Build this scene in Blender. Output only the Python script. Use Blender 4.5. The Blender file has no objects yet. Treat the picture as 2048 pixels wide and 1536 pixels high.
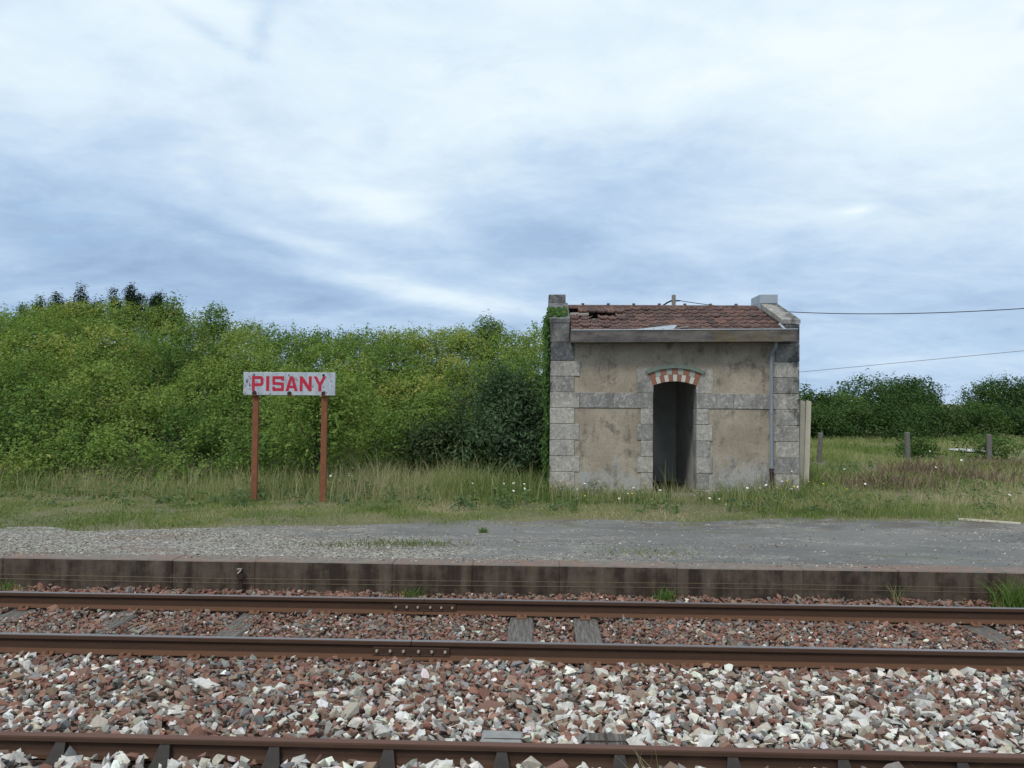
import bpy, bmesh, math, random
import numpy as np
from mathutils import Matrix, Vector

random.seed(7)
RNG = np.random.default_rng(11)
S = bpy.context.scene
COL = S.collection
rad = math.radians

# ------------------------------------------------------------------ camera
cam_d = bpy.data.cameras.new('camera')
cam_d.sensor_width = 36.0
cam_d.sensor_fit = 'HORIZONTAL'
cam_d.lens = 29.13
cam_d.clip_start = 0.05
cam_d.clip_end = 5000.0
cam = bpy.data.objects.new('camera', cam_d)
COL.objects.link(cam)
cam.matrix_world = (Matrix.Translation((0, 0, 2.083)) @ Matrix.Rotation(rad(2.005), 4, 'Z')
                    @ Matrix.Rotation(rad(90 + 1.106), 4, 'X') @ Matrix.Rotation(0.0078, 4, 'Z'))
S.camera = cam

# ------------------------------------------------------------------ light and sky
SUN_EL, SUN_AZ = 52.0, 205.0          # azimuth clockwise from +Y: behind the camera
sun_d = bpy.data.lights.new('sun', 'SUN')
sun_d.energy = 1.5
sun_d.angle = rad(14)
sun_d.color = (1.0, 0.965, 0.91)
sun = bpy.data.objects.new('sun', sun_d)
COL.objects.link(sun)
sdir = Vector((math.sin(rad(SUN_AZ)) * math.cos(rad(SUN_EL)), math.cos(rad(SUN_AZ)) * math.cos(rad(SUN_EL)), math.sin(rad(SUN_EL))))
sun.rotation_euler = sdir.to_track_quat('Z', 'Y').to_euler()

S.view_settings.view_transform = 'Standard'
S.view_settings.look = 'None'
S.view_settings.exposure = 0.4
S.view_settings.gamma = 1.0
S.view_settings.use_curve_mapping = False
S.cycles.use_denoising = True
S.cycles.max_bounces = 6
S.cycles.transparent_max_bounces = 8


class NT:
    """small node helper"""
    def __init__(s, tree):
        s.t = tree
        s.n = tree.nodes
        s.l = tree.links

    def node(s, kind, **kw):
        n = s.n.new(kind)
        for k, v in kw.items():
            setattr(n, k, v)
        return n

    def put(s, sock, v):
        if hasattr(v, 'links') or isinstance(v, bpy.types.NodeSocket):
            s.l.new(v, sock)
        else:
            sock.default_value = v

    def math(s, op, a, b=0.0, c=0.0, clamp=False):
        n = s.node('ShaderNodeMath', operation=op, use_clamp=clamp)
        for i, v in enumerate((a, b, c)):
            if i < len(n.inputs):
                s.put(n.inputs[i], v)
        return n.outputs[0]

    def mix(s, f, a, b, mode='MIX'):
        n = s.node('ShaderNodeMix', data_type='RGBA', blend_type=mode, clamp_factor=True)
        s.put(n.inputs[0], f)
        s.put(n.inputs[6], a if not isinstance(a, tuple) else (*a, 1)[:4])
        s.put(n.inputs[7], b if not isinstance(b, tuple) else (*b, 1)[:4])
        return n.outputs[2]

    def noise(s, vec, scale, detail=4.0, rough=0.55, dist=0.0, out=0):
        n = s.node('ShaderNodeTexNoise')
        if vec is not None:
            s.l.new(vec, n.inputs['Vector'])
        n.inputs['Scale'].default_value = scale
        n.inputs['Detail'].default_value = detail
        n.inputs['Roughness'].default_value = rough
        n.inputs['Distortion'].default_value = dist
        return n.outputs[out]

    def rng(s, v, a, b, c=0.0, d=1.0, smooth=True):
        n = s.node('ShaderNodeMapRange', interpolation_type='SMOOTHSTEP' if smooth else 'LINEAR', clamp=True)
        s.put(n.inputs[0], v)
        for i, x in enumerate((a, b, c, d)):
            n.inputs[i + 1].default_value = x
        return n.outputs[0]

    def ramp(s, v, stops):
        n = s.node('ShaderNodeValToRGB')
        el = n.color_ramp.elements
        while len(el) < len(stops):
            el.new(0.5)
        for e, (p, c) in zip(el, stops):
            e.position = min(p, 1.0)
            e.color = (*c, 1)
        s.put(n.inputs[0], v)
        return n.outputs[0]

    def mapping(s, vec, scale=(1, 1, 1), loc=(0, 0, 0), rot=(0, 0, 0)):
        n = s.node('ShaderNodeMapping')
        s.l.new(vec, n.inputs[0])
        n.inputs['Location'].default_value = loc
        n.inputs['Rotation'].default_value = rot
        n.inputs['Scale'].default_value = scale
        return n.outputs[0]


def make_world():
    w = bpy.data.worlds.new('World')
    S.world = w
    w.use_nodes = True
    t = NT(w.node_tree)
    t.n.clear()
    out = t.node('ShaderNodeOutputWorld')
    bg = t.node('ShaderNodeBackground')
    t.l.new(bg.outputs[0], out.inputs[0])
    STR = 0.1
    bg.inputs[1].default_value = STR
    sky = t.node('ShaderNodeTexSky', sky_type='NISHITA')
    sky.sun_disc = False
    sky.sun_elevation = rad(SUN_EL)
    sky.sun_rotation = rad(SUN_AZ)
    sky.altitude = 0
    sky.air_density = 1.0
    sky.dust_density = 1.5
    tc = t.node('ShaderNodeTexCoord')
    sep = t.node('ShaderNodeSeparateXYZ')
    t.l.new(tc.outputs['Generated'], sep.inputs[0])
    x, y, z = sep.outputs
    el = t.math('ARCSINE', z)                       # radians
    az = t.math('ARCTAN2', x, y)
    zc = t.math('ADD', t.math('MAXIMUM', z, 0.0), 0.22)
    cmb = t.node('ShaderNodeCombineXYZ')
    t.put(cmb.inputs[0], t.math('DIVIDE', x, zc))
    t.put(cmb.inputs[1], t.math('DIVIDE', y, zc))
    p = cmb.outputs[0]
    pm = t.mapping(p, rot=(0, 0, rad(-24)), scale=(0.85, 1.0, 1), loc=(3.1, 1.7, 0))
    n1 = t.noise(pm, 0.75, 7, 0.56, 0.5)
    n2 = t.noise(pm, 2.4, 7, 0.60, 0.5)
    n3 = t.noise(pm, 7.5, 6, 0.62, 0.4)
    v = t.math('ADD', t.math('MULTIPLY', t.math('SUBTRACT', n1, 0.5), 0.70),
               t.math('ADD', t.math('MULTIPLY', t.math('SUBTRACT', n2, 0.5), 0.62),
                      t.math('MULTIPLY', t.math('SUBTRACT', n3, 0.5), 0.30)))

    def lobe(px, py, sx, sy, amp, tilt=0.0):
        # a cloud mass at its own bearing and height above the horizon
        a0, e0 = (px - 1082) / 1657.0, math.atan((800 - py) / 1657.0)
        da = t.math('SUBTRACT', az, a0)
        de = t.math('SUBTRACT', el, e0)
        if tilt:
            de = t.math('SUBTRACT', de, t.math('MULTIPLY', da, tilt))
        qa = t.math('POWER', t.math('ABSOLUTE', t.math('DIVIDE', da, sx / 1657.0)), 2.0)
        qe = t.math('POWER', t.math('ABSOLUTE', t.math('DIVIDE', de, sy / 1657.0)), 2.0)
        return t.math('MULTIPLY', t.math('EXPONENT', t.math('MULTIPLY', t.math('ADD', qa, qe), -1.0)), amp)

    base = t.rng(el, 0.0, 0.48, 0.43, 0.86, smooth=False)
    b = t.math('ADD', base, v)
    for args in ((60, 455, 480, 80, -0.26, -0.16), (480, 560, 520, 55, -0.10, -0.1), (1290, 350, 330, 110, -0.20, 0.25), (380, 470, 300, 50, -0.10, -0.2),
                 (800, 580, 300, 25, 0.40, -0.17), (760, 420, 170, 34, 0.22, -0.3), (620, 500, 200, 18, 0.20, -0.25), (420, 300, 500, 60, 0.12, -0.2),
                 (1850, 200, 420, 170, 0.22, 0.1), (300, 110, 420, 120, 0.10, 0), (1500, 560, 520, 60, -0.04, 0),
                 (1900, 520, 260, 80, 0.10, 0.1), (1680, 443, 30, 9, 0.24, 0.1), (1850, 730, 420, 40, 0.16, 0), (1010, 470, 260, 50, -0.10, -0.1)):
        b = t.math('ADD', b, lobe(*args))
    cl = t.ramp(b, ((0.08, (0.205, 0.300, 0.455)), (0.36, (0.305, 0.422, 0.590)), (0.60, (0.430, 0.548, 0.685)), (0.80, (0.560, 0.665, 0.745)), (1.0, (0.670, 0.740, 0.775))))
    clb = t.node('ShaderNodeVectorMath', operation='SCALE')
    t.l.new(cl, clb.inputs[0])
    clb.inputs[3].default_value = 1.0 / STR
    # small gaps of blue between the clouds
    gap = t.noise(t.mapping(p, loc=(7.3, 2.2, 0)), 1.3, 6, 0.6, 0.6)
    gm = t.math('MULTIPLY', t.rng(gap, 0.60, 0.74), 0.5)
    for args in ((532, 85, 26, 45, 0.42, 0.6), (470, 125, 110, 14, 0.38, -0.4), (2010, 118, 70, 14, 0.9, 0.35), (600, 10, 240, 20, 0.5, 0), (1950, 700, 300, 60, 0.25, 0)):
        l = lobe(*args)
        gm = t.math('ADD', gm, t.math('MULTIPLY', l, t.rng(n3, 0.35, 0.6)))
    blue = t.mix(0.8, sky.outputs[0], (2.5, 4.3, 6.7))
    fin = t.mix(t.math('MINIMUM', gm, 0.85), clb.outputs[0], blue)
    t.l.new(fin, bg.inputs[0])


make_world()

# ------------------------------------------------------------------ mesh helpers


class MB:
    def __init__(s):
        s.v, s.f = [], []

    def add(s, vs, fs):
        o = len(s.v)
        s.v += [tuple(p) for p in vs]
        s.f += [tuple(i + o for i in f) for f in fs]
        return s

    def box(s, x0, x1, y0, y1, z0, z1):
        return s.add([(x0, y0, z0), (x1, y0, z0), (x1, y1, z0), (x0, y1, z0), (x0, y0, z1), (x1, y0, z1), (x1, y1, z1), (x0, y1, z1)],
                     [(0, 3, 2, 1), (4, 5, 6, 7), (0, 1, 5, 4), (1, 2, 6, 5), (2, 3, 7, 6), (3, 0, 4, 7)])

    def cbox(s, x0, x1, y0, y1, z0, z1, c=0.008, j=0.0):
        """box with chamfered edges, corners jittered by j"""
        vs, key = [], {}
        for sx in (0, 1):
            for sy in (0, 1):
                for sz in (0, 1):
                    q = [random.uniform(-j, j) for _ in range(3)]
                    P = ((x1 if sx else x0) + q[0], (y1 if sy else y0) + q[1], (z1 if sz else z0) + q[2])
                    d = (-c if sx else c, -c if sy else c, -c if sz else c)
                    for a in range(3):       # vertex lying on face of axis a
                        key[(sx, sy, sz, a)] = len(vs)
                        vs.append(tuple(P[k] + (0 if k == a else d[k]) for k in range(3)))
        F = []
        for a in range(3):
            o = [k for k in range(3) if k != a]
            for sd in (0, 1):
                ring = []
                for (u, w) in ((0, 0), (1, 0), (1, 1), (0, 1)):
                    c3 = [0, 0, 0]
                    c3[a] = sd
                    c3[o[0]] = u
                    c3[o[1]] = w
                    ring.append(key[(*c3, a)])
                F.append(tuple(ring))
        for a in range(3):                    # edges along axis a
            o = [k for k in range(3) if k != a]
            for u in (0, 1):
                for w in (0, 1):
                    q = []
                    for sd, fa in ((0, o[0]), (1, o[0]), (1, o[1]), (0, o[1])):
                        c3 = [0, 0, 0]
                        c3[a] = sd
                        c3[o[0]] = u
                        c3[o[1]] = w
                        q.append(key[(*c3, fa)])
                    F.append(tuple(q))
        for sx in (0, 1):
            for sy in (0, 1):
                for sz in (0, 1):
                    F.append(tuple(key[(sx, sy, sz, a)] for a in range(3)))
        return s.add(vs, F)

    def tube(s, pts, r, n=8, cap=True):
        pts = [Vector(p) for p in pts]
        rs = r if isinstance(r, (list, tuple)) else [r] * len(pts)
        o = len(s.v)
        for i, p in enumerate(pts):
            d = (pts[min(i + 1, len(pts) - 1)] - pts[max(i - 1, 0)]).normalized()
            u = d.cross(Vector((0, 0, 1)))
            if u.length < 1e-3:
                u = d.cross(Vector((0, 1, 0)))
            u.normalize()
            w = d.cross(u)
            for k in range(n):
                a = 2 * math.pi * k / n
                s.v.append(tuple(p + (u * math.cos(a) + w * math.sin(a)) * rs[i]))
        for i in range(len(pts) - 1):
            for k in range(n):
                a, b = o + i * n + k, o + i * n + (k + 1) % n
                s.f.append((a, b, b + n, a + n))
        if cap:
            s.f.append(tuple(range(o, o + n))[::-1])
            s.f.append(tuple(range(o + (len(pts) - 1) * n, o + len(pts) * n)))
        return s

    def prism(s, poly, axis, a0, a1):
        """polygon in the plane across axis, extruded from a0 to a1 (polygon coords fill the other two axes in order)"""
        def P(q, a):
            r = list(q)
            r.insert(axis, a)
            return tuple(r)
        n = len(poly)
        return s.add([P(q, a0) for q in poly] + [P(q, a1) for q in poly],
                     [tuple(range(n))[::-1], tuple(range(n, 2 * n))] + [(i, (i + 1) % n, (i + 1) % n + n, i + n) for i in range(n)])

    def mesh(s, name, smooth=False):
        m = bpy.data.meshes.new(name)
        m.from_pydata(s.v, [], s.f)
        bm = bmesh.new()
        bm.from_mesh(m)
        bmesh.ops.recalc_face_normals(bm, faces=bm.faces)
        bm.to_mesh(m)
        bm.free()
        if smooth:
            m.polygons.foreach_set('use_smooth', [True] * len(m.polygons))
        return m

    def build(s, name, mat, parent=None, smooth=False):
        return link(name, s.mesh(name, smooth), mat, parent)


def link(name, me, mat=None, parent=None):
    o = bpy.data.objects.new(name, me)
    COL.objects.link(o)
    if mat is not None and me is not None and len(me.materials) == 0:
        me.materials.append(mat)
    if parent is not None:
        o.parent = parent
        o.matrix_parent_inverse = Matrix.Translation(-parent.location)
    return o


def tag(o, label=None, cat=None, group=None, kind=None):
    if label:
        o['label'] = label
    if cat:
        o['category'] = cat
    if group:
        o['group'] = group
    if kind:
        o['kind'] = kind
    return o


def empty(name, loc, label=None, cat=None, group=None):
    o = bpy.data.objects.new(name, None)
    o.location = loc
    o.empty_display_size = 0.2
    COL.objects.link(o)
    return tag(o, label, cat, group)


def np_mesh(name, V, F, mat, face_attr=None, color=None, parent=None, smooth=False):
    """V (n,3), F (m,k) arrays; face_attr float per face 'tint'; color (n,3) per vertex 'col'"""
    me = bpy.data.meshes.new(name)
    F = np.asarray(F, dtype=np.int32)
    m, k = F.shape
    me.vertices.add(len(V))
    me.vertices.foreach_set('co', np.asarray(V, dtype=np.float32).ravel())
    me.loops.add(m * k)
    me.loops.foreach_set('vertex_index', F.ravel())
    me.polygons.add(m)
    me.polygons.foreach_set('loop_start', np.arange(0, m * k, k, dtype=np.int32))
    me.polygons.foreach_set('loop_total', np.full(m, k, dtype=np.int32))
    me.polygons.foreach_set('use_smooth', np.full(m, smooth, dtype=bool))
    if face_attr is not None:
        a = me.attributes.new('tint', 'FLOAT', 'FACE')
        a.data.foreach_set('value', np.asarray(face_attr, dtype=np.float32))
    if color is not None:
        a = me.attributes.new('col', 'FLOAT_COLOR', 'POINT')
        a.data.foreach_set('color', np.concatenate([color, np.ones((len(color), 1))], 1).astype(np.float32).ravel())
    me.update(calc_edges=True)
    me.validate()
    return link(name, me, mat, parent)


def vnoise(x, y, scale, seed=0):
    """smooth value noise, numpy"""
    r = np.random.default_rng(seed + 100)
    T = r.random((256, 256))
    x = np.asarray(x, float) * scale + 1000.3
    y = np.asarray(y, float) * scale + 1000.7
    xi, yi = np.floor(x).astype(int), np.floor(y).astype(int)
    fx, fy = x - xi, y - yi
    fx, fy = fx * fx * (3 - 2 * fx), fy * fy * (3 - 2 * fy)
    g = lambda a, b: T[a % 256, b % 256]
    return (g(xi, yi) * (1 - fx) * (1 - fy) + g(xi + 1, yi) * fx * (1 - fy) + g(xi, yi + 1) * (1 - fx) * fy + g(xi + 1, yi + 1) * fx * fy)


def fbm(x, y, scale, seed=0, n=3):
    s = a = 0
    for i in range(n):
        s = s + vnoise(x, y, scale * 2 ** i, seed + i) * 0.5 ** i
        a += 0.5 ** i
    return s / a


# ------------------------------------------------------------------ materials


def material(name):
    m = bpy.data.materials.new(name)
    m.use_nodes = True
    t = NT(m.node_tree)
    bs = t.n['Principled BSDF']
    bs.inputs['Specular IOR Level'].default_value = 0.25
    bs.inputs['Roughness'].default_value = 0.85
    tc = t.node('ShaderNodeTexCoord')
    geo = t.node('ShaderNodeNewGeometry')
    oi = t.node('ShaderNodeObjectInfo')
    t.bs, t.tc, t.geo, t.oi = bs, tc, geo, oi
    t.pos = geo.outputs['Position']
    t.rnd = oi.outputs['Random']
    return m, t


def bump(t, h, strength=0.4, dist=0.01):
    n = t.node('ShaderNodeBump')
    n.inputs['Strength'].default_value = strength
    n.inputs['Distance'].default_value = dist
    t.put(n.inputs['Height'], h)
    t.l.new(n.outputs[0], t.bs.inputs['Normal'])


def sepz(t):
    s = t.node('ShaderNodeSeparateXYZ')
    t.l.new(t.pos, s.inputs[0])
    return s.outputs


def m_stone(name, c0, c1, stain=0.5, dark=(0.05, 0.05, 0.05)):
    m, t = material(name)
    n1 = t.noise(t.pos, 3.0, 6, 0.65)
    n2 = t.noise(t.pos, 14.0, 6, 0.7)
    n3 = t.noise(t.pos, 55.0, 3, 0.7)
    c = t.mix(t.rng(t.math('ADD', n1, t.math('MULTIPLY', t.rnd, 0.25)), 0.4, 0.85), c0, c1)
    c = t.mix(t.math('MULTIPLY', t.rng(n2, 0.50, 0.62), 0.55), c, tuple(min(1, k * 1.55) for k in c1))
    c = t.mix(t.math('MULTIPLY', t.rng(t.noise(t.pos, 24.0, 5, 0.75), 0.50, 0.64), 0.6), c, tuple(k * 0.42 for k in c0))
    st = t.noise(t.mapping(t.pos, scale=(1.6, 1.6, 0.7), loc=(4, 1, 3)), 2.6, 7, 0.75, 0.4)
    c = t.mix(t.math('MULTIPLY', t.rng(st, 0.47, 0.62), stain), c, dark)
    c = t.mix(t.math('MULTIPLY', t.rng(n3, 0.35, 0.65), 0.35), c, t.mix(1.0, c, (0.55, 0.55, 0.56), 'MULTIPLY'))
    c = t.mix(1.0, c, t.mix(t.rnd, (0.90, 0.90, 0.91), (1.20, 1.17, 1.12)), 'MULTIPLY')
    x, y, z = sepz(t)
    bl = t.math('ADD', t.math('MULTIPLY', t.rng(x, 4.80, 5.2), 0.34), t.math('MULTIPLY', t.math('SUBTRACT', t.noise(t.mapping(t.pos, loc=(1, 5, 2)), 4.5, 7, 0.75, 0.5), 0.5), 1.5))
    bl = t.math('MULTIPLY', bl, t.rng(z, 0.6, 2.0))
    c = t.mix(t.math('MULTIPLY', t.rng(bl, 0.18, 0.36), 0.75), c, (0.035, 0.035, 0.037))
    om = t.math('MULTIPLY', t.math('MULTIPLY', t.rng(x, 0.62, 0.45), t.rng(z, 0.50, 0.40)), t.rng(t.noise(t.pos, 12, 5, 0.7), 0.42, 0.6))
    c = t.mix(t.math('MULTIPLY', om, 0.7), c, (0.33, 0.17, 0.08))
    t.l.new(c, t.bs.inputs['Base Color'])
    bump(t, t.math('ADD', t.math('MULTIPLY', n2, 0.6), t.math('MULTIPLY', n3, 0.4)), 0.55, 0.012)
    return m


def m_plain(name, c, rough=0.8, metal=0.0, var=0.3, scale=8.0, spec=0.25):
    m, t = material(name)
    n = t.noise(t.pos, scale, 5, 0.65)
    cc = t.mix(n, tuple(k * (1 - var) for k in c), tuple(min(1, k * (1 + var)) for k in c))
    t.l.new(cc, t.bs.inputs['Base Color'])
    t.bs.inputs['Roughness'].default_value = rough
    t.bs.inputs['Metallic'].default_value = metal
    t.bs.inputs['Specular IOR Level'].default_value = spec
    bump(t, n, 0.25, 0.004)
    return m


def m_leaf(name, stops, trans=0.35, spec=0.3):
    m, t = material(name)
    a = t.node('ShaderNodeAttribute', attribute_name='tint')
    c = t.ramp(a.outputs['Fac'], stops)
    t.l.new(c, t.bs.inputs['Base Color'])
    t.bs.inputs['Roughness'].default_value = 0.6
    t.bs.inputs['Specular IOR Level'].default_value = spec * 0.35
    tr = t.node('ShaderNodeBsdfTranslucent')
    t.l.new(t.mix(1.0, c, (1.1, 1.25, 0.6), 'MULTIPLY'), tr.inputs[0])
    mx = t.node('ShaderNodeMixShader')
    mx.inputs[0].default_value = trans
    t.l.new(t.bs.outputs[0], mx.inputs[1])
    t.l.new(tr.outputs[0], mx.inputs[2])
    t.l.new(mx.outputs[0], t.n['Material Output'].inputs[0])
    return m


MAT = {}
MAT['stone'] = m_stone('grey_limestone', (0.262, 0.253, 0.236), (0.375, 0.357, 0.328), 0.42, (0.095, 0.092, 0.088))
MAT['stone_dark'] = m_stone('blackened_limestone', (0.115, 0.118, 0.124), (0.20, 0.197, 0.190), 0.7, (0.040, 0.040, 0.041))
MAT['stone_pale'] = m_stone('pale_limestone', (0.275, 0.262, 0.240), (0.390, 0.370, 0.336), 0.42, (0.085, 0.083, 0.080))


def m_plaster():
    m, t = material('brown_lime_render')
    x, y, z = sepz(t)
    n1 = t.noise(t.pos, 1.7, 6, 0.6)
    n2 = t.noise(t.pos, 22.0, 5, 0.75)
    n4 = t.noise(t.pos, 90.0, 2, 0.6)
    c = t.mix(t.rng(n1, 0.3, 0.7), (0.285, 0.238, 0.180), (0.395, 0.338, 0.262))
    # grey bloom and bare mortar low on the wall
    low = t.math('ADD', t.math('MULTIPLY', t.math('SUBTRACT', t.math('ADD', 0.85, t.math('MULTIPLY', t.rng(x, 2.5, 4.2), 0.25)), z), 0.85), t.math('MULTIPLY', t.math('SUBTRACT', t.noise(t.pos, 2.4, 6, 0.7, 0.4), 0.5), 2.2))
    c = t.mix(t.math('MULTIPLY', t.rng(low, 0.12, 0.5), 0.8), c, (0.37, 0.365, 0.35))
    # dark run marks and lichen specks
    run = t.math('ADD', t.math('MULTIPLY', t.noise(t.mapping(t.pos, scale=(4.0, 1, 0.8)), 1.6, 6, 0.7), 0.35), t.math('MULTIPLY', t.noise(t.mapping(t.pos, loc=(5, 2, 1)), 2.6, 7, 0.72, 0.5), 0.65))
    c = t.mix(t.math('MULTIPLY', t.rng(run, 0.49, 0.63), 0.7), c, (0.088, 0.080, 0.070))
    spk = t.noise(t.pos, 38.0, 4, 0.8)
    c = t.mix(t.math('MULTIPLY', t.rng(spk, 0.53, 0.64), 0.62), c, (0.10, 0.092, 0.083))
    wf = t.noise(t.mapping(t.pos, scale=(9.0, 1, 1.3), loc=(3, 2, 8)), 1.9, 5, 0.7)
    c = t.mix(t.math('MULTIPLY', t.rng(wf, 0.66, 0.74), 0.6), c, (0.46, 0.44, 0.40))
    t.l.new(c, t.bs.inputs['Base Color'])
    t.bs.inputs['Roughness'].default_value = 0.95
    bump(t, t.math('ADD', t.math('MULTIPLY', n2, 0.6), t.math('MULTIPLY', n4, 0.4)), 0.6, 0.01)
    return m


MAT['plaster'] = m_plaster()
MAT['inner'] = m_plain('grey_inner_plaster', (0.48, 0.47, 0.45), 0.95, var=0.35, scale=3)
MAT['paint_black'] = m_plain('black_spray_paint', (0.012, 0.012, 0.014), 0.7)


def m_tile():
    m, t = material('clay_roof_tile')
    n1 = t.noise(t.pos, 9.0, 6, 0.7)
    n2 = t.noise(t.pos, 26.0, 5, 0.75)
    c = t.mix(t.math('ADD', t.math('MULTIPLY', t.rnd, 0.7), t.math('MULTIPLY', n1, 0.3)), (0.050, 0.033, 0.030), (0.175, 0.096, 0.078))
    c = t.mix(t.math('MULTIPLY', t.rng(t.rnd, 0.955, 0.98), 0.5), c, (0.17, 0.075, 0.048))
    c = t.mix(t.math('MULTIPLY', t.rng(n1, 0.50, 0.64), 0.75), c, (0.028, 0.022, 0.021))
    c = t.mix(t.math('MULTIPLY', t.rng(n2, 0.56, 0.66), 0.7), c, (0.25, 0.215, 0.18))
    t.l.new(c, t.bs.inputs['Base Color'])
    bump(t, n2, 0.4, 0.008)
    return m


MAT['tile'] = m_tile()


def m_cornice():
    m, t = material('weathered_eaves_board')
    n1 = t.noise(t.mapping(t.pos, scale=(1, 1, 3)), 2.2, 6, 0.7)
    n2 = t.noise(t.mapping(t.pos, scale=(0.6, 1, 9)), 8.0, 5, 0.7)
    c = t.mix(t.rng(n1, 0.35, 0.65), (0.075, 0.068, 0.066), (0.185, 0.165, 0.15))
    c = t.mix(t.math('MULTIPLY', n2, 0.5), c, (0.06, 0.053, 0.05))
    li = t.noise(t.mapping(t.pos, scale=(1.3, 1, 1), loc=(2.3, 0, 0)), 1.8, 5, 0.7)
    x, y, z = sepz(t)
    gate = t.rng(x, 2.6, 3.2)
    c = t.mix(t.math('MULTIPLY', t.math('MULTIPLY', t.rng(li, 0.42, 0.70), gate), 0.65), c, (0.15, 0.11, 0.045))
    t.l.new(c, t.bs.inputs['Base Color'])
    bump(t, n2, 0.4, 0.01)
    return m


MAT['cornice'] = m_cornice()
MAT['zinc'] = m_plain('zinc_sheet', (0.36, 0.40, 0.44), 0.55, 0.35, 0.15, 6)
MAT['pipe'] = m_plain('grey_painted_pipe', (0.225, 0.245, 0.280), 0.6, 0.0, 0.15, 12)
MAT['rust'] = m_plain('rusty_steel', (0.15, 0.055, 0.034), 0.85, 0.0, 0.4, 22)
MAT['clip'] = m_plain('rusty_clip', (0.150, 0.075, 0.046), 0.9, 0.0, 0.45, 30)
MAT['rust_dark'] = m_plain('dark_rusty_iron', (0.042, 0.026, 0.021), 0.8, 0.0, 0.45, 20)
MAT['terracotta'] = m_plain('terracotta_brick', (0.26, 0.115, 0.075), 0.8, 0.0, 0.25, 30)
MAT['cream_brick'] = m_plain('cream_brick', (0.50, 0.485, 0.43), 0.7, 0.0, 0.15, 30)
MAT['grey_brick'] = m_plain('grey_brick', (0.30, 0.31, 0.27), 0.7, 0.0, 0.2, 30)
MAT['green_moulding'] = m_plain('grey_green_moulding', (0.155, 0.19, 0.155), 0.75, 0.0, 0.3, 12)
MAT['pale_wood'] = m_plain('bleached_board', (0.50, 0.45, 0.36), 0.85, 0.0, 0.2, 5)
MAT['old_wood'] = m_plain('old_grey_wood', (0.22, 0.20, 0.175), 0.9, 0.0, 0.3, 9)
MAT['concrete'] = m_plain('lichened_concrete', (0.135, 0.13, 0.115), 0.95, 0.0, 0.6, 14)
MAT['wire_black'] = m_plain('black_cable', (0.018, 0.018, 0.02), 0.6)
MAT['wire_dull'] = m_plain('dull_steel_wire', (0.145, 0.115, 0.070), 0.6, 0.3)
MAT['white_flower'] = m_plain('white_petals', (0.80, 0.80, 0.76), 0.8, 0, 0.08)
MAT['yellow_flower'] = m_plain('yellow_petals', (0.72, 0.52, 0.03), 0.8, 0, 0.12)
MAT['stem'] = m_plain('green_stem', (0.10, 0.15, 0.045), 0.8, 0, 0.3)
MAT['twig'] = m_plain('grey_brown_twig', (0.125, 0.098, 0.072), 0.95, 0, 0.35, 10)
MAT['bark'] = m_plain('dark_bark', (0.055, 0.045, 0.036), 0.95, 0, 0.4, 14)


def m_sleeper():
    m, t = material('weathered_sleeper_wood')
    g = t.noise(t.mapping(t.tc.outputs['Object'], scale=(16, 1.2, 16)), 2.5, 7, 0.7, 0.3)
    g2 = t.noise(t.mapping(t.tc.outputs['Object'], scale=(40, 1.6, 40)), 1.5, 4, 0.8)
    c = t.mix(t.rng(g, 0.3, 0.7), (0.055, 0.047, 0.042), (0.185, 0.168, 0.152))
    c = t.mix(t.math('MULTIPLY', t.rng(g2, 0.56, 0.66), 0.8), c, (0.022, 0.018, 0.016))
    t.l.new(c, t.bs.inputs['Base Color'])
    bump(t, t.math('ADD', g, g2), 0.6, 0.012)
    return m


MAT['sleeper'] = m_sleeper()


def m_rail(name, top_c, top_rough, metal):
    m, t = material(name)
    s = t.node('ShaderNodeSeparateXYZ')
    t.l.new(t.geo.outputs['Normal'], s.inputs[0])
    n = t.noise(t.mapping(t.pos, scale=(1, 6, 6)), 5, 6, 0.7)
    n2 = t.noise(t.pos, 60, 3, 0.7)
    rust = t.mix(n, (0.040, 0.024, 0.017), (0.108, 0.055, 0.033))
    rust = t.mix(t.math('MULTIPLY', n2, 0.4), rust, (0.030, 0.021, 0.018))
    xw, yw, zw = sepz(t)
    rust = t.mix(t.math('MULTIPLY', t.rng(zw, -0.112, -0.128), 0.7), rust, (0.135, 0.066, 0.036))
    x, y, z = sepz(t)
    up = t.math('MULTIPLY', t.rng(s.outputs[2], 0.82, 0.97), t.rng(z, -0.02, -0.012))
    streak = t.noise(t.mapping(t.pos, scale=(0.25, 60, 1)), 3, 3, 0.6)
    topc = t.mix(t.math('MULTIPLY', streak, 0.7), top_c, (0.10, 0.06, 0.05))
    t.l.new(t.mix(up, rust, topc), t.bs.inputs['Base Color'])
    t.l.new(t.rng(up, 0, 1, 0.85, top_rough), t.bs.inputs['Roughness'])
    t.l.new(t.math('MULTIPLY', up, metal), t.bs.inputs['Metallic'])
    bump(t, n2, 0.3, 0.003)
    return m


MAT['rail_far'] = m_rail('running_rail_steel', (0.30, 0.31, 0.34), 0.42, 0.7)
MAT['rail_near'] = m_rail('rusted_rail_steel', (0.125, 0.062, 0.047), 0.8, 0.0)


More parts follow.
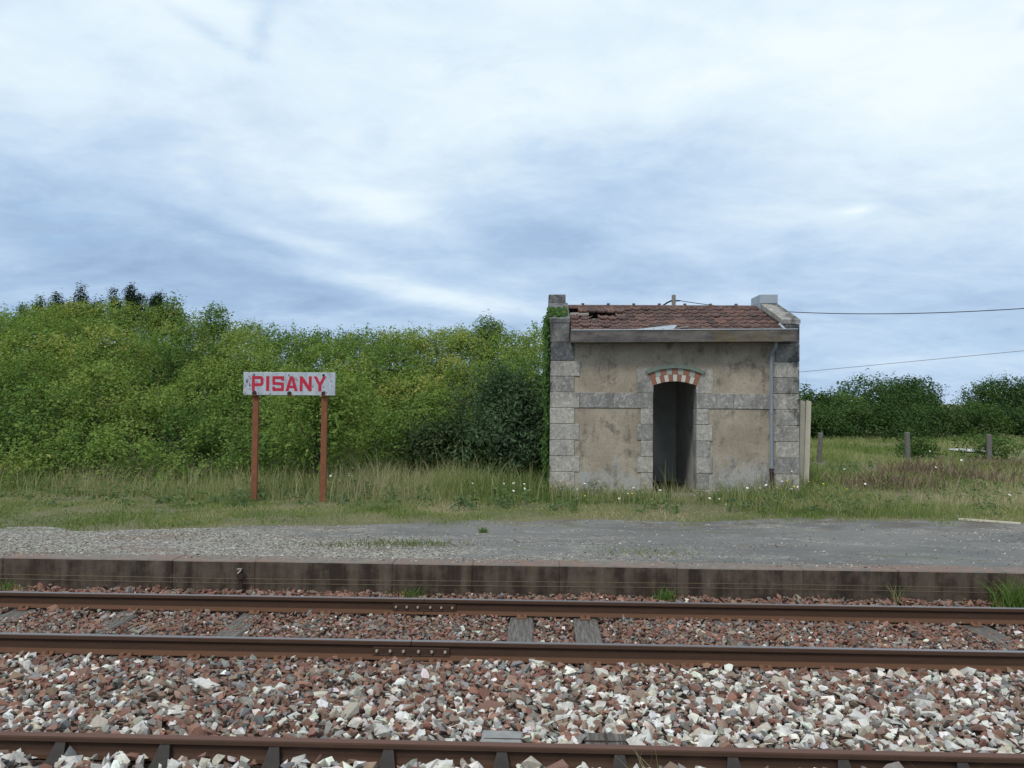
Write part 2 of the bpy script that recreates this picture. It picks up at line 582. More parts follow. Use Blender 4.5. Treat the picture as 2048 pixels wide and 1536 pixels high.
def m_stones_col(name='ballast_stone'):
    m, t = material(name)
    a = t.node('ShaderNodeAttribute', attribute_name='col')
    n = t.noise(t.pos, 60, 5, 0.75)
    n2 = t.noise(t.pos, 9, 4, 0.6)
    c = t.mix(1.0, a.outputs['Color'], t.mix(n, (0.55, 0.54, 0.53), (1.35, 1.34, 1.32)), 'MULTIPLY')
    c = t.mix(t.math('MULTIPLY', t.rng(t.noise(t.pos, 22, 6, 0.75), 0.45, 0.70), 0.38), c, (0.19, 0.14, 0.11))
    c = t.mix(t.math('MULTIPLY', t.rng(n2, 0.5, 0.75), 0.3), c, (0.12, 0.085, 0.068))
    t.l.new(c, t.bs.inputs['Base Color'])
    t.bs.inputs['Roughness'].default_value = 0.92
    bump(t, n, 0.5, 0.006)
    return m


MAT['stones'] = m_stones_col()
STONE_COLS = [(0.205, 0.105, 0.080), (0.265, 0.142, 0.106), (0.235, 0.168, 0.130), (0.255, 0.235, 0.213), (0.225, 0.225, 0.222), (0.63, 0.615, 0.575), (0.48, 0.43, 0.36)]
STONE_MATS = []
for i, c in enumerate(STONE_COLS):
    m, t = material('stone_colour_%s' % ['rust_red', 'brick_red', 'brown', 'grey', 'slate', 'white', 'cream'][i])
    n = t.noise(t.pos, 50, 5, 0.75)
    n2 = t.noise(t.pos, 9, 4, 0.6)
    f = t.mix(n, tuple(k * 0.6 for k in c), tuple(min(1, k * 1.3) for k in c))
    f = t.mix(t.math('MULTIPLY', t.rnd, 0.3), f, (0.16, 0.14, 0.125))
    f = t.mix(t.math('MULTIPLY', t.rng(t.noise(t.pos, 22, 6, 0.75), 0.45, 0.70), 0.38), f, (0.19, 0.14, 0.11))
    f = t.mix(t.math('MULTIPLY', t.rng(n2, 0.5, 0.7), 0.3), f, (0.12, 0.085, 0.068))
    t.l.new(f, t.bs.inputs['Base Color'])
    t.bs.inputs['Roughness'].default_value = 0.92
    bump(t, n, 0.5, 0.006)
    STONE_MATS.append(m)


def m_ballast_bed():
    m, t = material('ballast_bed')
    v = t.node('ShaderNodeTexVoronoi')
    t.l.new(t.pos, v.inputs['Vector'])
    v.inputs['Scale'].default_value = 34
    s = t.node('ShaderNodeSeparateColor')
    t.l.new(v.outputs['Color'], s.inputs[0])
    c = t.ramp(s.outputs[0], ((0.0, (0.10, 0.055, 0.042)), (0.4, (0.16, 0.095, 0.072)), (0.7, (0.15, 0.125, 0.105)), (0.97, (0.30, 0.27, 0.24))))
    c = t.mix(t.rng(v.outputs['Distance'], 0.2, 0.6), c, (0.075, 0.052, 0.042))
    t.l.new(c, t.bs.inputs['Base Color'])
    bump(t, t.math('SUBTRACT', 1.0, v.outputs['Distance']), 0.8, 0.03)
    return m


MAT['bed'] = m_ballast_bed()


def m_asphalt():
    m, t = material('worn_asphalt_with_grit')
    x, y, z = sepz(t)
    n1 = t.noise(t.mapping(t.pos, scale=(0.5, 1, 1)), 1.0, 6, 0.6)
    n2 = t.noise(t.pos, 30, 4, 0.7)
    asph = t.mix(t.rng(n1, 0.35, 0.65), (0.128, 0.126, 0.122), (0.180, 0.176, 0.168))
    v = t.node('ShaderNodeTexVoronoi')
    t.l.new(t.pos, v.inputs['Vector'])
    v.inputs['Scale'].default_value = 38
    s = t.node('ShaderNodeSeparateColor')
    t.l.new(v.outputs['Color'], s.inputs[0])
    grit = t.ramp(s.outputs[0], ((0.0, (0.10, 0.09, 0.082)), (0.45, (0.20, 0.185, 0.165)), (0.8, (0.30, 0.285, 0.25)), (1.0, (0.46, 0.44, 0.39))))
    # loose grit lies along the platform edge and spreads on the left
    edge = t.math('SUBTRACT', 11.6, y)
    left = t.math('MULTIPLY', t.math('ADD', x, 1.2), -0.17)
    k = t.math('ADD', t.math('ADD', t.math('MULTIPLY', edge, 0.42), left), t.math('MULTIPLY', t.math('SUBTRACT', t.noise(t.mapping(t.pos, scale=(0.45, 1.2, 1)), 1.5, 6, 0.65), 0.5), 2.6))
    right = t.math('MULTIPLY', t.rng(x, 4.6, 6.5), t.rng(y, 13.2, 11.8))
    k = t.math('ADD', k, t.math('MULTIPLY', right, 0.5))
    km = t.rng(k, 0.05, 0.65)
    blot = t.rng(t.noise(t.mapping(t.pos, scale=(0.7, 1.6, 1), loc=(1, 7, 0)), 1.8, 7, 0.7, 0.5), 0.48, 0.62)
    km = t.math('MAXIMUM', km, t.math('MULTIPLY', blot, 0.7))
    crk = t.node('ShaderNodeTexVoronoi', feature='DISTANCE_TO_EDGE')
    t.l.new(t.mix(0.12, t.pos, t.noise(t.pos, 2.0, 4, 0.6, 0, 1)), crk.inputs['Vector'])
    crk.inputs['Scale'].default_value = 0.9
    asph = t.mix(t.math('MULTIPLY', t.rng(crk.outputs['Distance'], 0.010, 0.003), 0.22), asph, (0.06, 0.056, 0.05))
    c = t.mix(km, asph, grit)
    red = t.math('MULTIPLY', t.rng(t.noise(t.mapping(t.pos, scale=(0.5, 1.5, 1), loc=(2, 4, 0)), 1.1, 5, 0.6), 0.53, 0.66), t.math('MULTIPLY', km, 0.55))
    c = t.mix(red, c, (0.17, 0.105, 0.08))
    moss = t.math('MULTIPLY', t.rng(t.noise(t.mapping(t.pos, scale=(0.6, 1.6, 1), loc=(9, 4, 0)), 1.4, 6, 0.7), 0.56, 0.70), 0.55)
    c = t.mix(moss, c, (0.10, 0.115, 0.045))
    soil = t.math('MULTIPLY', t.rng(y, 12.0, 13.0), t.rng(t.noise(t.pos, 2.0, 6, 0.7), 0.45, 0.62))
    c = t.mix(t.math('MULTIPLY', soil, 0.8), c, (0.105, 0.088, 0.068))
    c = t.mix(t.math('MULTIPLY', n2, 0.35), c, t.mix(1.0, c, (0.6, 0.6, 0.6), 'MULTIPLY'))
    t.l.new(c, t.bs.inputs['Base Color'])
    t.bs.inputs['Roughness'].default_value = 0.85
    bump(t, t.math('ADD', n2, t.math('MULTIPLY', v.outputs['Distance'], -0.6)), 0.5, 0.012)
    return m


MAT['asphalt'] = m_asphalt()


def m_edge():
    m, t = material('platform_edge_concrete')
    x, y, z = sepz(t)
    s = t.node('ShaderNodeSeparateXYZ')
    t.l.new(t.geo.outputs['Normal'], s.inputs[0])
    run = t.math('ADD', t.math('MULTIPLY', t.noise(t.mapping(t.pos, scale=(2.2, 1, 0.3)), 2.2, 6, 0.65), 0.6), t.math('MULTIPLY', t.noise(t.pos, 5.0, 6, 0.7), 0.4))
    fine = t.noise(t.pos, 45, 4, 0.7)
    big = t.noise(t.mapping(t.pos, scale=(0.8, 1, 1)), 1.1, 4, 0.6)
    face = t.mix(t.rng(run, 0.40, 0.58), (0.034, 0.024, 0.018), (0.104, 0.079, 0.059))
    face = t.mix(t.math('MULTIPLY', t.rng(run, 0.57, 0.66), 0.75), face, (0.165, 0.145, 0.126))
    face = t.mix(t.math('MULTIPLY', t.rng(big, 0.45, 0.7), 0.35), face, (0.058, 0.036, 0.026))
    top = t.mix(t.rng(big, 0.35, 0.65), (0.200, 0.165, 0.140), (0.205, 0.125, 0.098))
    top = t.mix(t.rng(t.noise(t.pos, 12, 6, 0.75), 0.45, 0.6), top, (0.14, 0.132, 0.122))
    c = t.mix(t.rng(s.outputs[2], 0.3, 0.8), face, top)
    t.l.new(c, t.bs.inputs['Base Color'])
    bump(t, fine, 0.5, 0.008)
    return m


MAT['edge'] = m_edge()


def m_ground():
    m, t = material('grassy_soil')
    n1 = t.noise(t.pos, 0.6, 6, 0.65)
    n2 = t.noise(t.pos, 6.0, 6, 0.7)
    n3 = t.noise(t.pos, 40.0, 4, 0.7)
    c = t.mix(t.rng(n1, 0.35, 0.65), (0.130, 0.140, 0.062), (0.205, 0.180, 0.105))
    c = t.mix(t.math('MULTIPLY', t.rng(n2, 0.5, 0.7), 0.5), c, (0.115, 0.150, 0.055))
    c = t.mix(t.math('MULTIPLY', n3, 0.5), c, (0.100, 0.092, 0.055))
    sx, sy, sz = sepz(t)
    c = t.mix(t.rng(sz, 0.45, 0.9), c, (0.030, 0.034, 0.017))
    t.l.new(c, t.bs.inputs['Base Color'])
    t.bs.inputs['Roughness'].default_value = 1.0
    bump(t, t.math('ADD', n3, n2), 0.8, 0.03)
    return m


MAT['ground'] = m_ground()
MAT['undergrowth'] = m_plain('dark_leaf_litter', (0.040, 0.048, 0.020), 1.0, 0, 0.5, 5)
MAT['pale_gravel'] = m_plain('pale_track_gravel', (0.46, 0.455, 0.43), 0.95, 0, 0.2, 9)

GREEN = ((0.0, (0.050, 0.100, 0.028)), (0.25, (0.118, 0.192, 0.048)), (0.5, (0.195, 0.272, 0.066)), (0.75, (0.295, 0.325, 0.086)), (1.0, (0.45, 0.37, 0.14)))
MAT['leaf_thicket'] = m_leaf('thicket_leaves', GREEN)
MAT['leaf_dark'] = m_leaf('dark_leaves', ((0.0, (0.012, 0.026, 0.013)), (0.5, (0.030, 0.055, 0.024)), (0.85, (0.055, 0.085, 0.034)), (1.0, (0.09, 0.12, 0.045))), 0.2)
MAT['leaf_blue'] = m_leaf('grey_green_leaves', ((0.0, (0.032, 0.062, 0.032)), (0.5, (0.075, 0.125, 0.062)), (0.85, (0.135, 0.185, 0.100)), (1.0, (0.22, 0.26, 0.17))), 0.2)
MAT['leaf_ivy'] = m_leaf('ivy_leaves', ((0.0, (0.022, 0.055, 0.014)), (0.5, (0.060, 0.120, 0.028)), (1.0, (0.115, 0.185, 0.045))), 0.25)
MAT['leaf_tree'] = m_leaf('far_tree_leaves', ((0.0, (0.020, 0.048, 0.018)), (0.45, (0.060, 0.112, 0.030)), (0.8, (0.110, 0.165, 0.042)), (1.0, (0.19, 0.22, 0.06))), 0.25)
MAT['grass'] = m_leaf('grass_blades', ((0.0, (0.062, 0.110, 0.030)), (0.30, (0.135, 0.188, 0.055)), (0.58, (0.225, 0.255, 0.098)), (0.82, (0.325, 0.300, 0.170)), (1.0, (0.42, 0.36, 0.24))), 0.3, 0.15)
MAT['grass_bright'] = m_leaf('bright_grass', ((0.0, (0.060, 0.120, 0.028)), (1.0, (0.150, 0.225, 0.055))), 0.35, 0.15)
MAT['leaf_verge'] = m_leaf('verge_weed_leaves', ((0.0, (0.060, 0.105, 0.050)), (0.5, (0.110, 0.165, 0.060)), (1.0, (0.21, 0.235, 0.10))), 0.3, 0.2)
MAT['grass_moss'] = m_leaf('mossy_grass', ((0.0, (0.075, 0.110, 0.035)), (1.0, (0.190, 0.205, 0.085))), 0.3, 0.15)
MAT['red_weed'] = m_leaf('reddish_weed', ((0.0, (0.115, 0.072, 0.062)), (0.6, (0.205, 0.145, 0.115)), (1.0, (0.29, 0.24, 0.15))), 0.2, 0.1)

# ------------------------------------------------------------------ setting: ground, platform, ballast bed
GZ = 0.195                                    # grass ground level; platform asphalt lies at 0.200


def crest(x):
    return np.interp(x, (-34, -22, -18, -16.4, -14, -12.6, -11.1, -7.95, -4, 0.1, 3.0, 5.5), (4.5, 4.75, 4.62, 4.95, 4.95, 4.80, 4.42, 4.12, 4.15, 4.30, 3.9, 1.4))


def front(x):
    return np.interp(x, (-34, -12, -9, -6, -3.5, -1.2, 0.4, 2, 6), (16.2, 17.0, 17.2, 17.8, 18.9, 18.6, 20.5, 22.0, 24))


def canopy(x, y):
    """height of the top of the thicket"""
    f = front(x)
    u = np.clip((y - f) / (27.2 - f), 0, 1.2)
    h = 1.10 + (crest(x) - 1.10) * np.clip(u, 0, 1) ** 0.82
    return h


def ground_h(x, y):
    x, y = np.asarray(x, float), np.asarray(y, float)
    f = front(x)
    u = np.clip((y - f - 0.3) / (27.2 - f), 0, 1)
    side = np.clip((4.5 - x) / 5.0, 0, 1) * np.clip((x + 60) / 20, 0, 1)
    back = np.clip((60 - y) / 25, 0, 1)
    h = GZ + np.maximum(crest(x) - 1.25, 0) * u * side * back
    near = np.clip((y - 14.0) / 2, 0, 1)
    h = h + near * (vnoise(x, y, 0.5, 3) - 0.5) * 0.10
    return h


def make_ground():
    xs = np.concatenate([[-900, -400, -200, -120, -80], np.arange(-60, 60.1, 1.0), [80, 120, 200, 400, 900]])
    ys = np.concatenate([[9.7, 11, 12.5], np.arange(13.5, 40, 0.75), np.arange(40, 80, 5), [100, 150, 250, 400, 800, 1800]])
    X, Y = np.meshgrid(xs, ys)
    Z = ground_h(X, Y)
    nx, ny = len(xs), len(ys)
    i = np.arange(nx * ny).reshape(ny, nx)
    F = np.stack([i[:-1, :-1], i[:-1, 1:], i[1:, 1:], i[1:, :-1]], -1).reshape(-1, 4)
    o = np_mesh('ground', np.stack([X, Y, Z], -1).reshape(-1, 3), F, MAT['ground'], smooth=True)
    tag(o, 'grassy ground behind the platform rising to a bank under the thicket', kind='structure')


make_ground()


def asphalt_edge(x):
    e = np.interp(x, (-60, -9, -7.2, -6.4, -4.6, -2.8, -0.44, 2.5, 4.5, 7.6, 12, 60), (12.0, 11.9, 11.75, 11.25, 11.9, 12.25, 13.0, 13.35, 13.5, 13.45, 13.4, 13.3))
    return e + (vnoise(x, 0 * x, 1.2, 5) - 0.5) * 0.5 + (vnoise(x, 0 * x, 4.0, 6) - 0.5) * 0.2


def make_platform():
    xs = np.concatenate([np.arange(-60, -10, 2.0), np.arange(-10, 11, 0.12), np.arange(11, 61, 2.0)])
    n = len(xs)
    rows = [np.full(n, 9.775), np.full(n, 10.4), np.full(n, 11.1)] + [asphalt_edge(xs)]
    V = np.concatenate([np.stack([xs, r, np.full(n, 0.200)], -1) for r in rows])
    i = np.arange(len(rows) * n).reshape(len(rows), n)
    F = np.stack([i[:-1, :-1], i[:-1, 1:], i[1:, 1:], i[1:, :-1]], -1).reshape(-1, 4)
    o = np_mesh('platform', V, F, MAT['asphalt'])
    tag(o, 'worn grey asphalt platform strewn with pale grit', kind='structure')
    # edge blocks, joints as in the photo where they can be seen
    joints = [-6.25, -4.244, -3.279, -1.685, -0.767, 0.226, 1.554, 2.967, 4.021, 5.203]
    while joints[-1] < 40:
        joints.append(joints[-1] + random.uniform(1.1, 1.4))
    while joints[0] > -40:
        joints.insert(0, joints[0] - random.uniform(1.0, 1.7))
    for a, b in zip(joints[:-1], joints[1:]):
        MB().cbox(a - 0.001, b + 0.001, 9.478 + random.uniform(-.003, .003), 9.80, -0.42, 0.202 + random.uniform(-.002, .003), 0.012, 0.001).build('edge_block', MAT['edge'], o)
    return o


platform = make_platform()

SLEEPERS = [-5.425, -4.865, -4.258, -3.569, -2.968, -2.222, -1.559, -0.884, -0.181, 0.471, 1.248, 1.903, 2.416, 3.045, 3.791, 4.412, 5.03]
SHOWN = {-5.425: 0, -4.258: 0, -2.968: 0, -0.181: 1, 0.471: 1, 1.903: 0, 4.412: 0, 5.03: 0}
CHAIRS = [-2.932, -2.282, -1.606, -0.907, -0.22, 0.487, 1.16, 1.81, 2.505]


def ballast_h(x, y):
    h = np.interp(y, (-20, 3.2, 4.2, 5.0, 5.2, 6.3, 7.0, 7.3, 8.5, 8.8, 9.45), (-.12, -.12, -.085, -.085, -.06, -.115, -.145, -.168, -.168, -.15, -.135))
    h = h + (fbm(x, y, 1.6, 20, 3) - 0.5) * 0.05
    for sx in SLEEPERS:
        inb = (np.abs(x - sx) < 0.15) & (y > 7.1) & (y < 8.72)
        k = -0.205 if sx in SHOWN else -0.146
        part = np.clip((vnoise(x, y, 2.6, 31) - 0.42) * 5, 0, 1) if sx in SHOWN and not SHOWN[sx] else 0.0
        h = np.where(inb, k * (1 - part) + (-0.15) * part, h)
    return h


def make_bed():
    xs = np.concatenate([[-900, -300, -100, -60, -30, -14], np.arange(-9, 9.01, 0.25), [14, 30, 60, 100, 300, 900]])
    ys = np.concatenate([[-60, -20, -5, 0], np.arange(2.0, 9.8, 0.15)])
    X, Y = np.meshgrid(xs, ys)
    Z = np.interp(Y, (-20, 3.2, 4.2, 5.0, 5.2, 6.3, 7.0, 7.3, 8.5, 8.8, 9.45), (-.12, -.12, -.085, -.085, -.06, -.115, -.145, -.168, -.168, -.15, -.135)) - 0.075
    nx, ny = len(xs), len(ys)
    i = np.arange(nx * ny).reshape(ny, nx)
    F = np.stack([i[:-1, :-1], i[:-1, 1:], i[1:, 1:], i[1:, :-1]], -1).reshape(-1, 4)
    o = np_mesh('ballast_bed', np.stack([X, Y, Z], -1).reshape(-1, 3), F, MAT['bed'], smooth=True)
    return tag(o, 'bed of red, grey and white crushed stone under the tracks', kind='structure')


bed = make_bed()

# ------------------------------------------------------------------ stones


def stone_protos(n, npts, seed):
    r = random.Random(seed)
    out = []
    for _ in range(n):
        bm = bmesh.new()
        ay, az = r.uniform(0.6, 0.95), r.uniform(0.42, 0.8)
        for _ in range(npts):
            v = Vector((r.gauss(0, 1), r.gauss(0, 1), r.gauss(0, 1))).normalized() * r.uniform(0.8, 1.1)
            bm.verts.new((v.x * 1.1, v.y * ay, v.z * az))
        bmesh.ops.convex_hull(bm, input=bm.verts)
        loose = [v for v in bm.verts if not v.link_faces]
        bmesh.ops.delete(bm, geom=loose, context='VERTS')
        bm.verts.index_update()
        V = np.array([v.co[:] for v in bm.verts])
        F = np.array([[v.index for v in f.verts] for f in bm.faces])
        bm.free()
        out.append((V, F))
    return out


def rot_mats(n, rng, tilt=0.6):
    a = rng.uniform(0, 2 * math.pi, n)
    b = rng.normal(0, tilt, n)
    c = rng.normal(0, tilt, n)
    ca, sa, cb, sb, cc, sc = np.cos(a), np.sin(a), np.cos(b), np.sin(b), np.cos(c), np.sin(c)
    Z = np.zeros(n)
    O = np.ones(n)
    Rz = np.array([[ca, -sa, Z], [sa, ca, Z], [Z, Z, O]]).transpose(2, 0, 1)
    Rx = np.array([[O, Z, Z], [Z, cb, -sb], [Z, sb, cb]]).transpose(2, 0, 1)
    Ry = np.array([[cc, Z, sc], [Z, O, Z], [-sc, Z, cc]]).transpose(2, 0, 1)
    return Rz @ Rx @ Ry


def bake(protos, which, P, R, size, colr):
    VV, FF, CC = [], [], []
    off = 0
    for k, (V, F) in enumerate(protos):
        s = np.where(which == k)[0]
        if not len(s):
            continue
        W = np.einsum('nij,vj->nvi', R[s], V) * size[s][:, None, None] + P[s][:, None, :]
        VV.append(W.reshape(-1, 3))
        FF.append((F[None] + (np.arange(len(s)) * len(V))[:, None, None] + off).reshape(-1, 3))
        CC.append(np.repeat(colr[s], len(V), 0))
        off += len(s) * len(V)
    return np.concatenate(VV), np.concatenate(FF), np.concatenate(CC)


def make_ballast():
    rng = np.random.default_rng(5)
    pts = []

    def field(y0, y1, step, xpad=1.3):
        ys = np.arange(y0, y1, step)
        for y in ys:
            xl, xr = -0.665 * y - xpad, 0.575 * y + xpad
            xs = np.arange(xl, xr, step)
            pts.append(np.stack([xs + rng.uniform(-.5, .5, len(xs)) * step, y + rng.uniform(-.5, .5, len(xs)) * step, np.full(len(xs), step)], -1))
    field(4.3, 5.0, 0.062)
    field(5.12, 7.08, 0.045)
    field(7.22, 8.60, 0.036)
    field(8.74, 9.46, 0.040)
    P = np.concatenate(pts)
    x, y, st = P.T
    n = len(x)
    size = st * rng.lognormal(-0.28, 0.34, n) * 0.98
    size = np.where((y > 7.2) & (y < 8.62), size * .92, size)
    # colour mix: more pale limestone towards the near track and in drifts
    drift = fbm(x, y, 0.55, 40, 3)
    mid = (y > 5.1) & (y < 7.1)
    pw = np.where(mid, np.clip(0.42 + (drift - 0.5) * 0.75 + (5.9 - y) * 0.14 + np.clip(x, -3, 4) * 0.030, 0.06, 0.62),
                  np.where(y < 5.1, 0.50, np.where(y < 8.7, 0.045, 0.012)))
    u = rng.random(n)
    ci = np.where(u < pw * 0.75, 5, np.where(u < pw, 6, -1))
    q = rng.random(n)
    redp = np.where(y > 8.7, 0.90, np.where(y > 7.2, 0.70, 0.62))
    red = rng.choice([0, 0, 1, 2], n)
    gry = rng.choice([3, 3, 4, 4, 2], n)
    ci = np.where(ci >= 0, ci, np.where(q < redp, red, gry))
    big = (ci >= 5) & mid & (rng.random(n) < 0.34)
    size = np.where(big, size * rng.uniform(1.15, 1.6, n), size)
    z = ballast_h(x, y) + rng.normal(0, 0.012, n) - size * 0.18
    keep = np.ones(n, bool)
    for ry in (5.06, 7.158, 8.667):
        near = np.abs(y - ry) < 0.085
        z = np.where(near, np.minimum(z, -0.150 if ry > 6 else -0.11), z)
        keep &= ~((np.abs(y - ry) < 0.042) & (size > 0.03))
    z = np.where((y < 5.02) & (y > 4.85), np.minimum(z, -0.10), z)
    rnd3 = rng.random(n)
    for sx in SLEEPERS:                              # rail fastenings stay in sight
        for ry in (7.158, 8.667):
            keep &= ~((np.abs(x - sx) < 0.085) & (np.abs(y - ry) < 0.17) & (z > -.20))
    for cx in CHAIRS:                                # keep the chairs clear
        keep &= ~((np.abs(x - cx) < 0.085) & (np.abs(y - 4.95) < 0.14))
    for sx in SHOWN:                                 # bare wood of the sleepers
        bare = (np.abs(x - sx) < 0.125) & (y > 7.1) & (y < 8.72) & (z < -0.185)
        keep &= ~(bare & (rnd3 < (0.985 if SHOWN[sx] else 0.90)))
    for sx in (-0.23, 0.43):                         # two strapped sleeper ends of the near track
        keep &= ~((np.abs(x - sx) < 0.15) & (y > 5.1) & (y < 5.45))
    P3 = np.stack([x, y, z], -1)[keep]
    size, ci = size[keep], ci[keep]
    n = len(size)
    cols = np.array(STONE_COLS)[ci] * rng.uniform(0.72, 1.28, (n, 1)) * rng.uniform(0.93, 1.07, (n, 3))
    prot = stone_protos(60, 9, 3)
    which = rng.integers(0, len(prot), n)
    R = rot_mats(n, rng, 0.5)
    # the 300 that show largest become objects of their own
    inx = (P3[:, 0] > -0.655 * P3[:, 1]) & (P3[:, 0] < 0.555 * P3[:, 1]) & (P3[:, 1] > 4.62)
    score = np.where(inx, size / P3[:, 1] * np.where(P3[:, 1] < 5.0, 0.85, 1.0), 0)
    top = np.argsort(-score)[:300]
    rest = np.ones(n, bool)
    rest[top] = False
    V, F, C = bake(prot, which[rest], P3[rest], R[rest], size[rest], cols[rest])
    g = np_mesh('ballast_gravel', V, F, MAT['stones'], color=C, parent=bed)
    g['kind'] = 'stuff'
    meshes = {}
    for i in top:
        k, c = int(which[i]), int(ci[i])
        if (k, c) not in meshes:
            me = bpy.data.meshes.new('stone')
            me.from_pydata(prot[k][0].tolist(), [], prot[k][1].tolist())
            me.materials.append(STONE_MATS[c])
            meshes[(k, c)] = me
        o = bpy.data.objects.new('stone', meshes[(k, c)])
        COL.objects.link(o)
        o.parent = bed
        M4 = Matrix([list(r) for r in R[i]]).to_4x4()
        o.matrix_world = Matrix.Translation(P3[i].tolist()) @ M4 @ Matrix.Diagonal((size[i], size[i], size[i], 1))


make_ballast()


def make_grit():
    rng = np.random.default_rng(9)
    n = 42000
    x, y = rng.uniform(-10, 10, n), 9.6 + rng.random(n) ** 1.25 * 4.0
    e = asphalt_edge(x)
    d = np.clip((11.7 - y) * 0.36 - (x + 1.0) * 0.12 + (fbm(x * 0.45, y * 1.2, 1.0, 50, 3) - 0.5) * 2.6, 0.07, 1)
    d = np.maximum(d, np.clip((x - 5.0) * 0.2, 0, 0.5) * (y < 12.6))
    k = (rng.random(n) < d) & (y < e) & (y > 9.53) & (x > -0.665 * y - 1) & (x < 0.575 * y + 1)
    x, y = x[k], y[k]
    n = len(x)
    size = rng.lognormal(-4.55, 0.33, n)
    cc = np.array([(0.42, 0.40, 0.35), (0.30, 0.275, 0.235), (0.20, 0.175, 0.15), (0.55, 0.53, 0.48), (0.16, 0.09, 0.07)])[rng.choice(5, n, p=(.28, .3, .25, .07, .10))]
    prot = stone_protos(10, 7, 8)
    V, F, C = bake(prot, rng.integers(0, 10, n), np.stack([x, y, 0.2 + size * 0.25], -1), rot_mats(n, rng, 0.25), size, cc * rng.uniform(0.75, 1.25, (n, 1)))
    o = np_mesh('platform_grit', V, F, MAT['stones'], color=C)
    tag(o, 'loose pale grit lying on the platform asphalt', 'gravel', kind='stuff')


make_grit()

# ------------------------------------------------------------------ track
FLAT_RAIL = [(-.0325, -.006), (-.026, 0), (.026, 0), (.0325, -.006), (.0325, -.032), (.024, -.043), (.0085, -.052), (.008, -.118), (.020, -.128), (.064, -.138), (.067, -.148), (-.067, -.148), (-.064, -.138), (-.020, -.128), (-.008, -.118), (-.0085, -.052), (-.024, -.043), (-.0325, -.032)]
BULL_RAIL = [(-.0345, -.013), (-.030, -.004), (-.018, 0), (.018, 0), (.030, -.004), (.0345, -.013), (.0345, -.034), (.012, -.050), (.0085, -.06), (.0085, -.095), (.012, -.105), (.032, -.118), (.032, -.142), (-.032, -.142), (-.032, -.118), (-.012, -.105), (-.0085, -.095), (-.0085, -.06), (-.012, -.050), (-.0345, -.034)]


def rail(ry, joint, prof, mat, label):
    e = empty('rail', (joint if joint else 0, ry, -0.15), label, 'rail', 'rails of the two tracks')
    segs = [(-45, joint - 0.004), (joint + 0.004, 45)] if joint is not None else [(-45, 45)]
    for a, b in segs:
        MB().prism([(p[0] + ry, p[1]) for p in prof], 0, a, b).build('rail_bar', mat, e)
    if joint is not None:
        for sd in (-1, 1):
            pl = [(ry + sd * .0085, -.056), (ry + sd * .020, -.050), (ry + sd * .026, -.058), (ry + sd * .026, -.108), (ry + sd * .030, -.124), (ry + sd * .021, -.126), (ry + sd * .0085, -.117)]
            fp = MB().prism(pl, 0, joint - 0.33, joint + 0.33).build('fishplate', MAT['rail_bolt_plate'], e)
            for k in range(6):
                bx = joint + (-0.295, -0.18, -0.065, 0.065, 0.18, 0.295)[k]
                y0 = ry + sd * 0.026
                MB().tube([(bx, y0, -.084), (bx, y0 + sd * 0.012, -.084), (bx, y0 + sd * 0.022, -.084)], [.0135, .0135, .010], 8).build('bolt', MAT['bolt'], fp)
    return e


MAT['rail_bolt_plate'] = m_plain('rusty_fishplate', (0.055, 0.030, 0.021), 0.85, 0, 0.35, 20)
MAT['bolt'] = m_plain('bare_bolt_head', (0.34, 0.29, 0.22), 0.7, 0.0, 0.3, 40)
rail(8.667, -1.20, FLAT_RAIL, MAT['rail_far'], 'rust-brown rail with a silver top closest to the platform edge')
rail(7.158, -1.10, FLAT_RAIL, MAT['rail_far'], 'rust-brown jointed rail between the platform rail and the white stones')
rail(5.06, None, BULL_RAIL, MAT['rail_near'], 'dark rail with rusty red top held in iron chairs before the white stones')


def sleeper(x, y0, y1, label, group, plates=((7.158), (8.667)), top=-0.163):
    cy = (y0 + y1) / 2
    mb = MB()
    # slightly waisted, worn timber
    ys = np.linspace(y0, y1, 9)
    w = [0.122 + random.uniform(-.007, .007) for _ in ys]
    ring = []
    for yy, ww in zip(ys, w):
        dz = random.uniform(-.004, .003)
        ring.append([(-ww, yy - cy, -.13), (ww, yy - cy, -.13), (ww, yy - cy, -.012 + dz), (ww - .012, yy - cy, dz), (-ww + .012, yy - cy, dz), (-ww, yy - cy, -.012 + dz)])
    V = [p for r in ring for p in r]
    F = [tuple(range(6))[::-1], tuple(range(48, 54))]
    for i in range(8):
        for k in range(6):
            a, b = i * 6 + k, i * 6 + (k + 1) % 6
            F.append((a, b, b + 6, a + 6))
    mb.add(V, F)
    o = mb.build('sleeper', MAT['sleeper'])
    o.location = (x, cy, top)
    bpy.context.view_layer.update()
    tag(o, label, 'sleeper', group)
    for ry in plates:
        for sd in (-1, 1):
            p = MB().prism([(ry + sd * .055, -.1495), (ry + sd * .13, -.1625), (ry + sd * .13, -.152), (ry + sd * .09, -.145), (ry + sd * .075, -.128), (ry + sd * .050, -.130)], 0, x - .052, x + .052).build('rail_clip', MAT['clip'], o)
            MB().tube([(x + random.uniform(-.02, .02), ry + sd * .092, -.150), (x, ry + sd * .092, -.118)], .013, 6).build('screw', MAT['clip'], p)
    return o


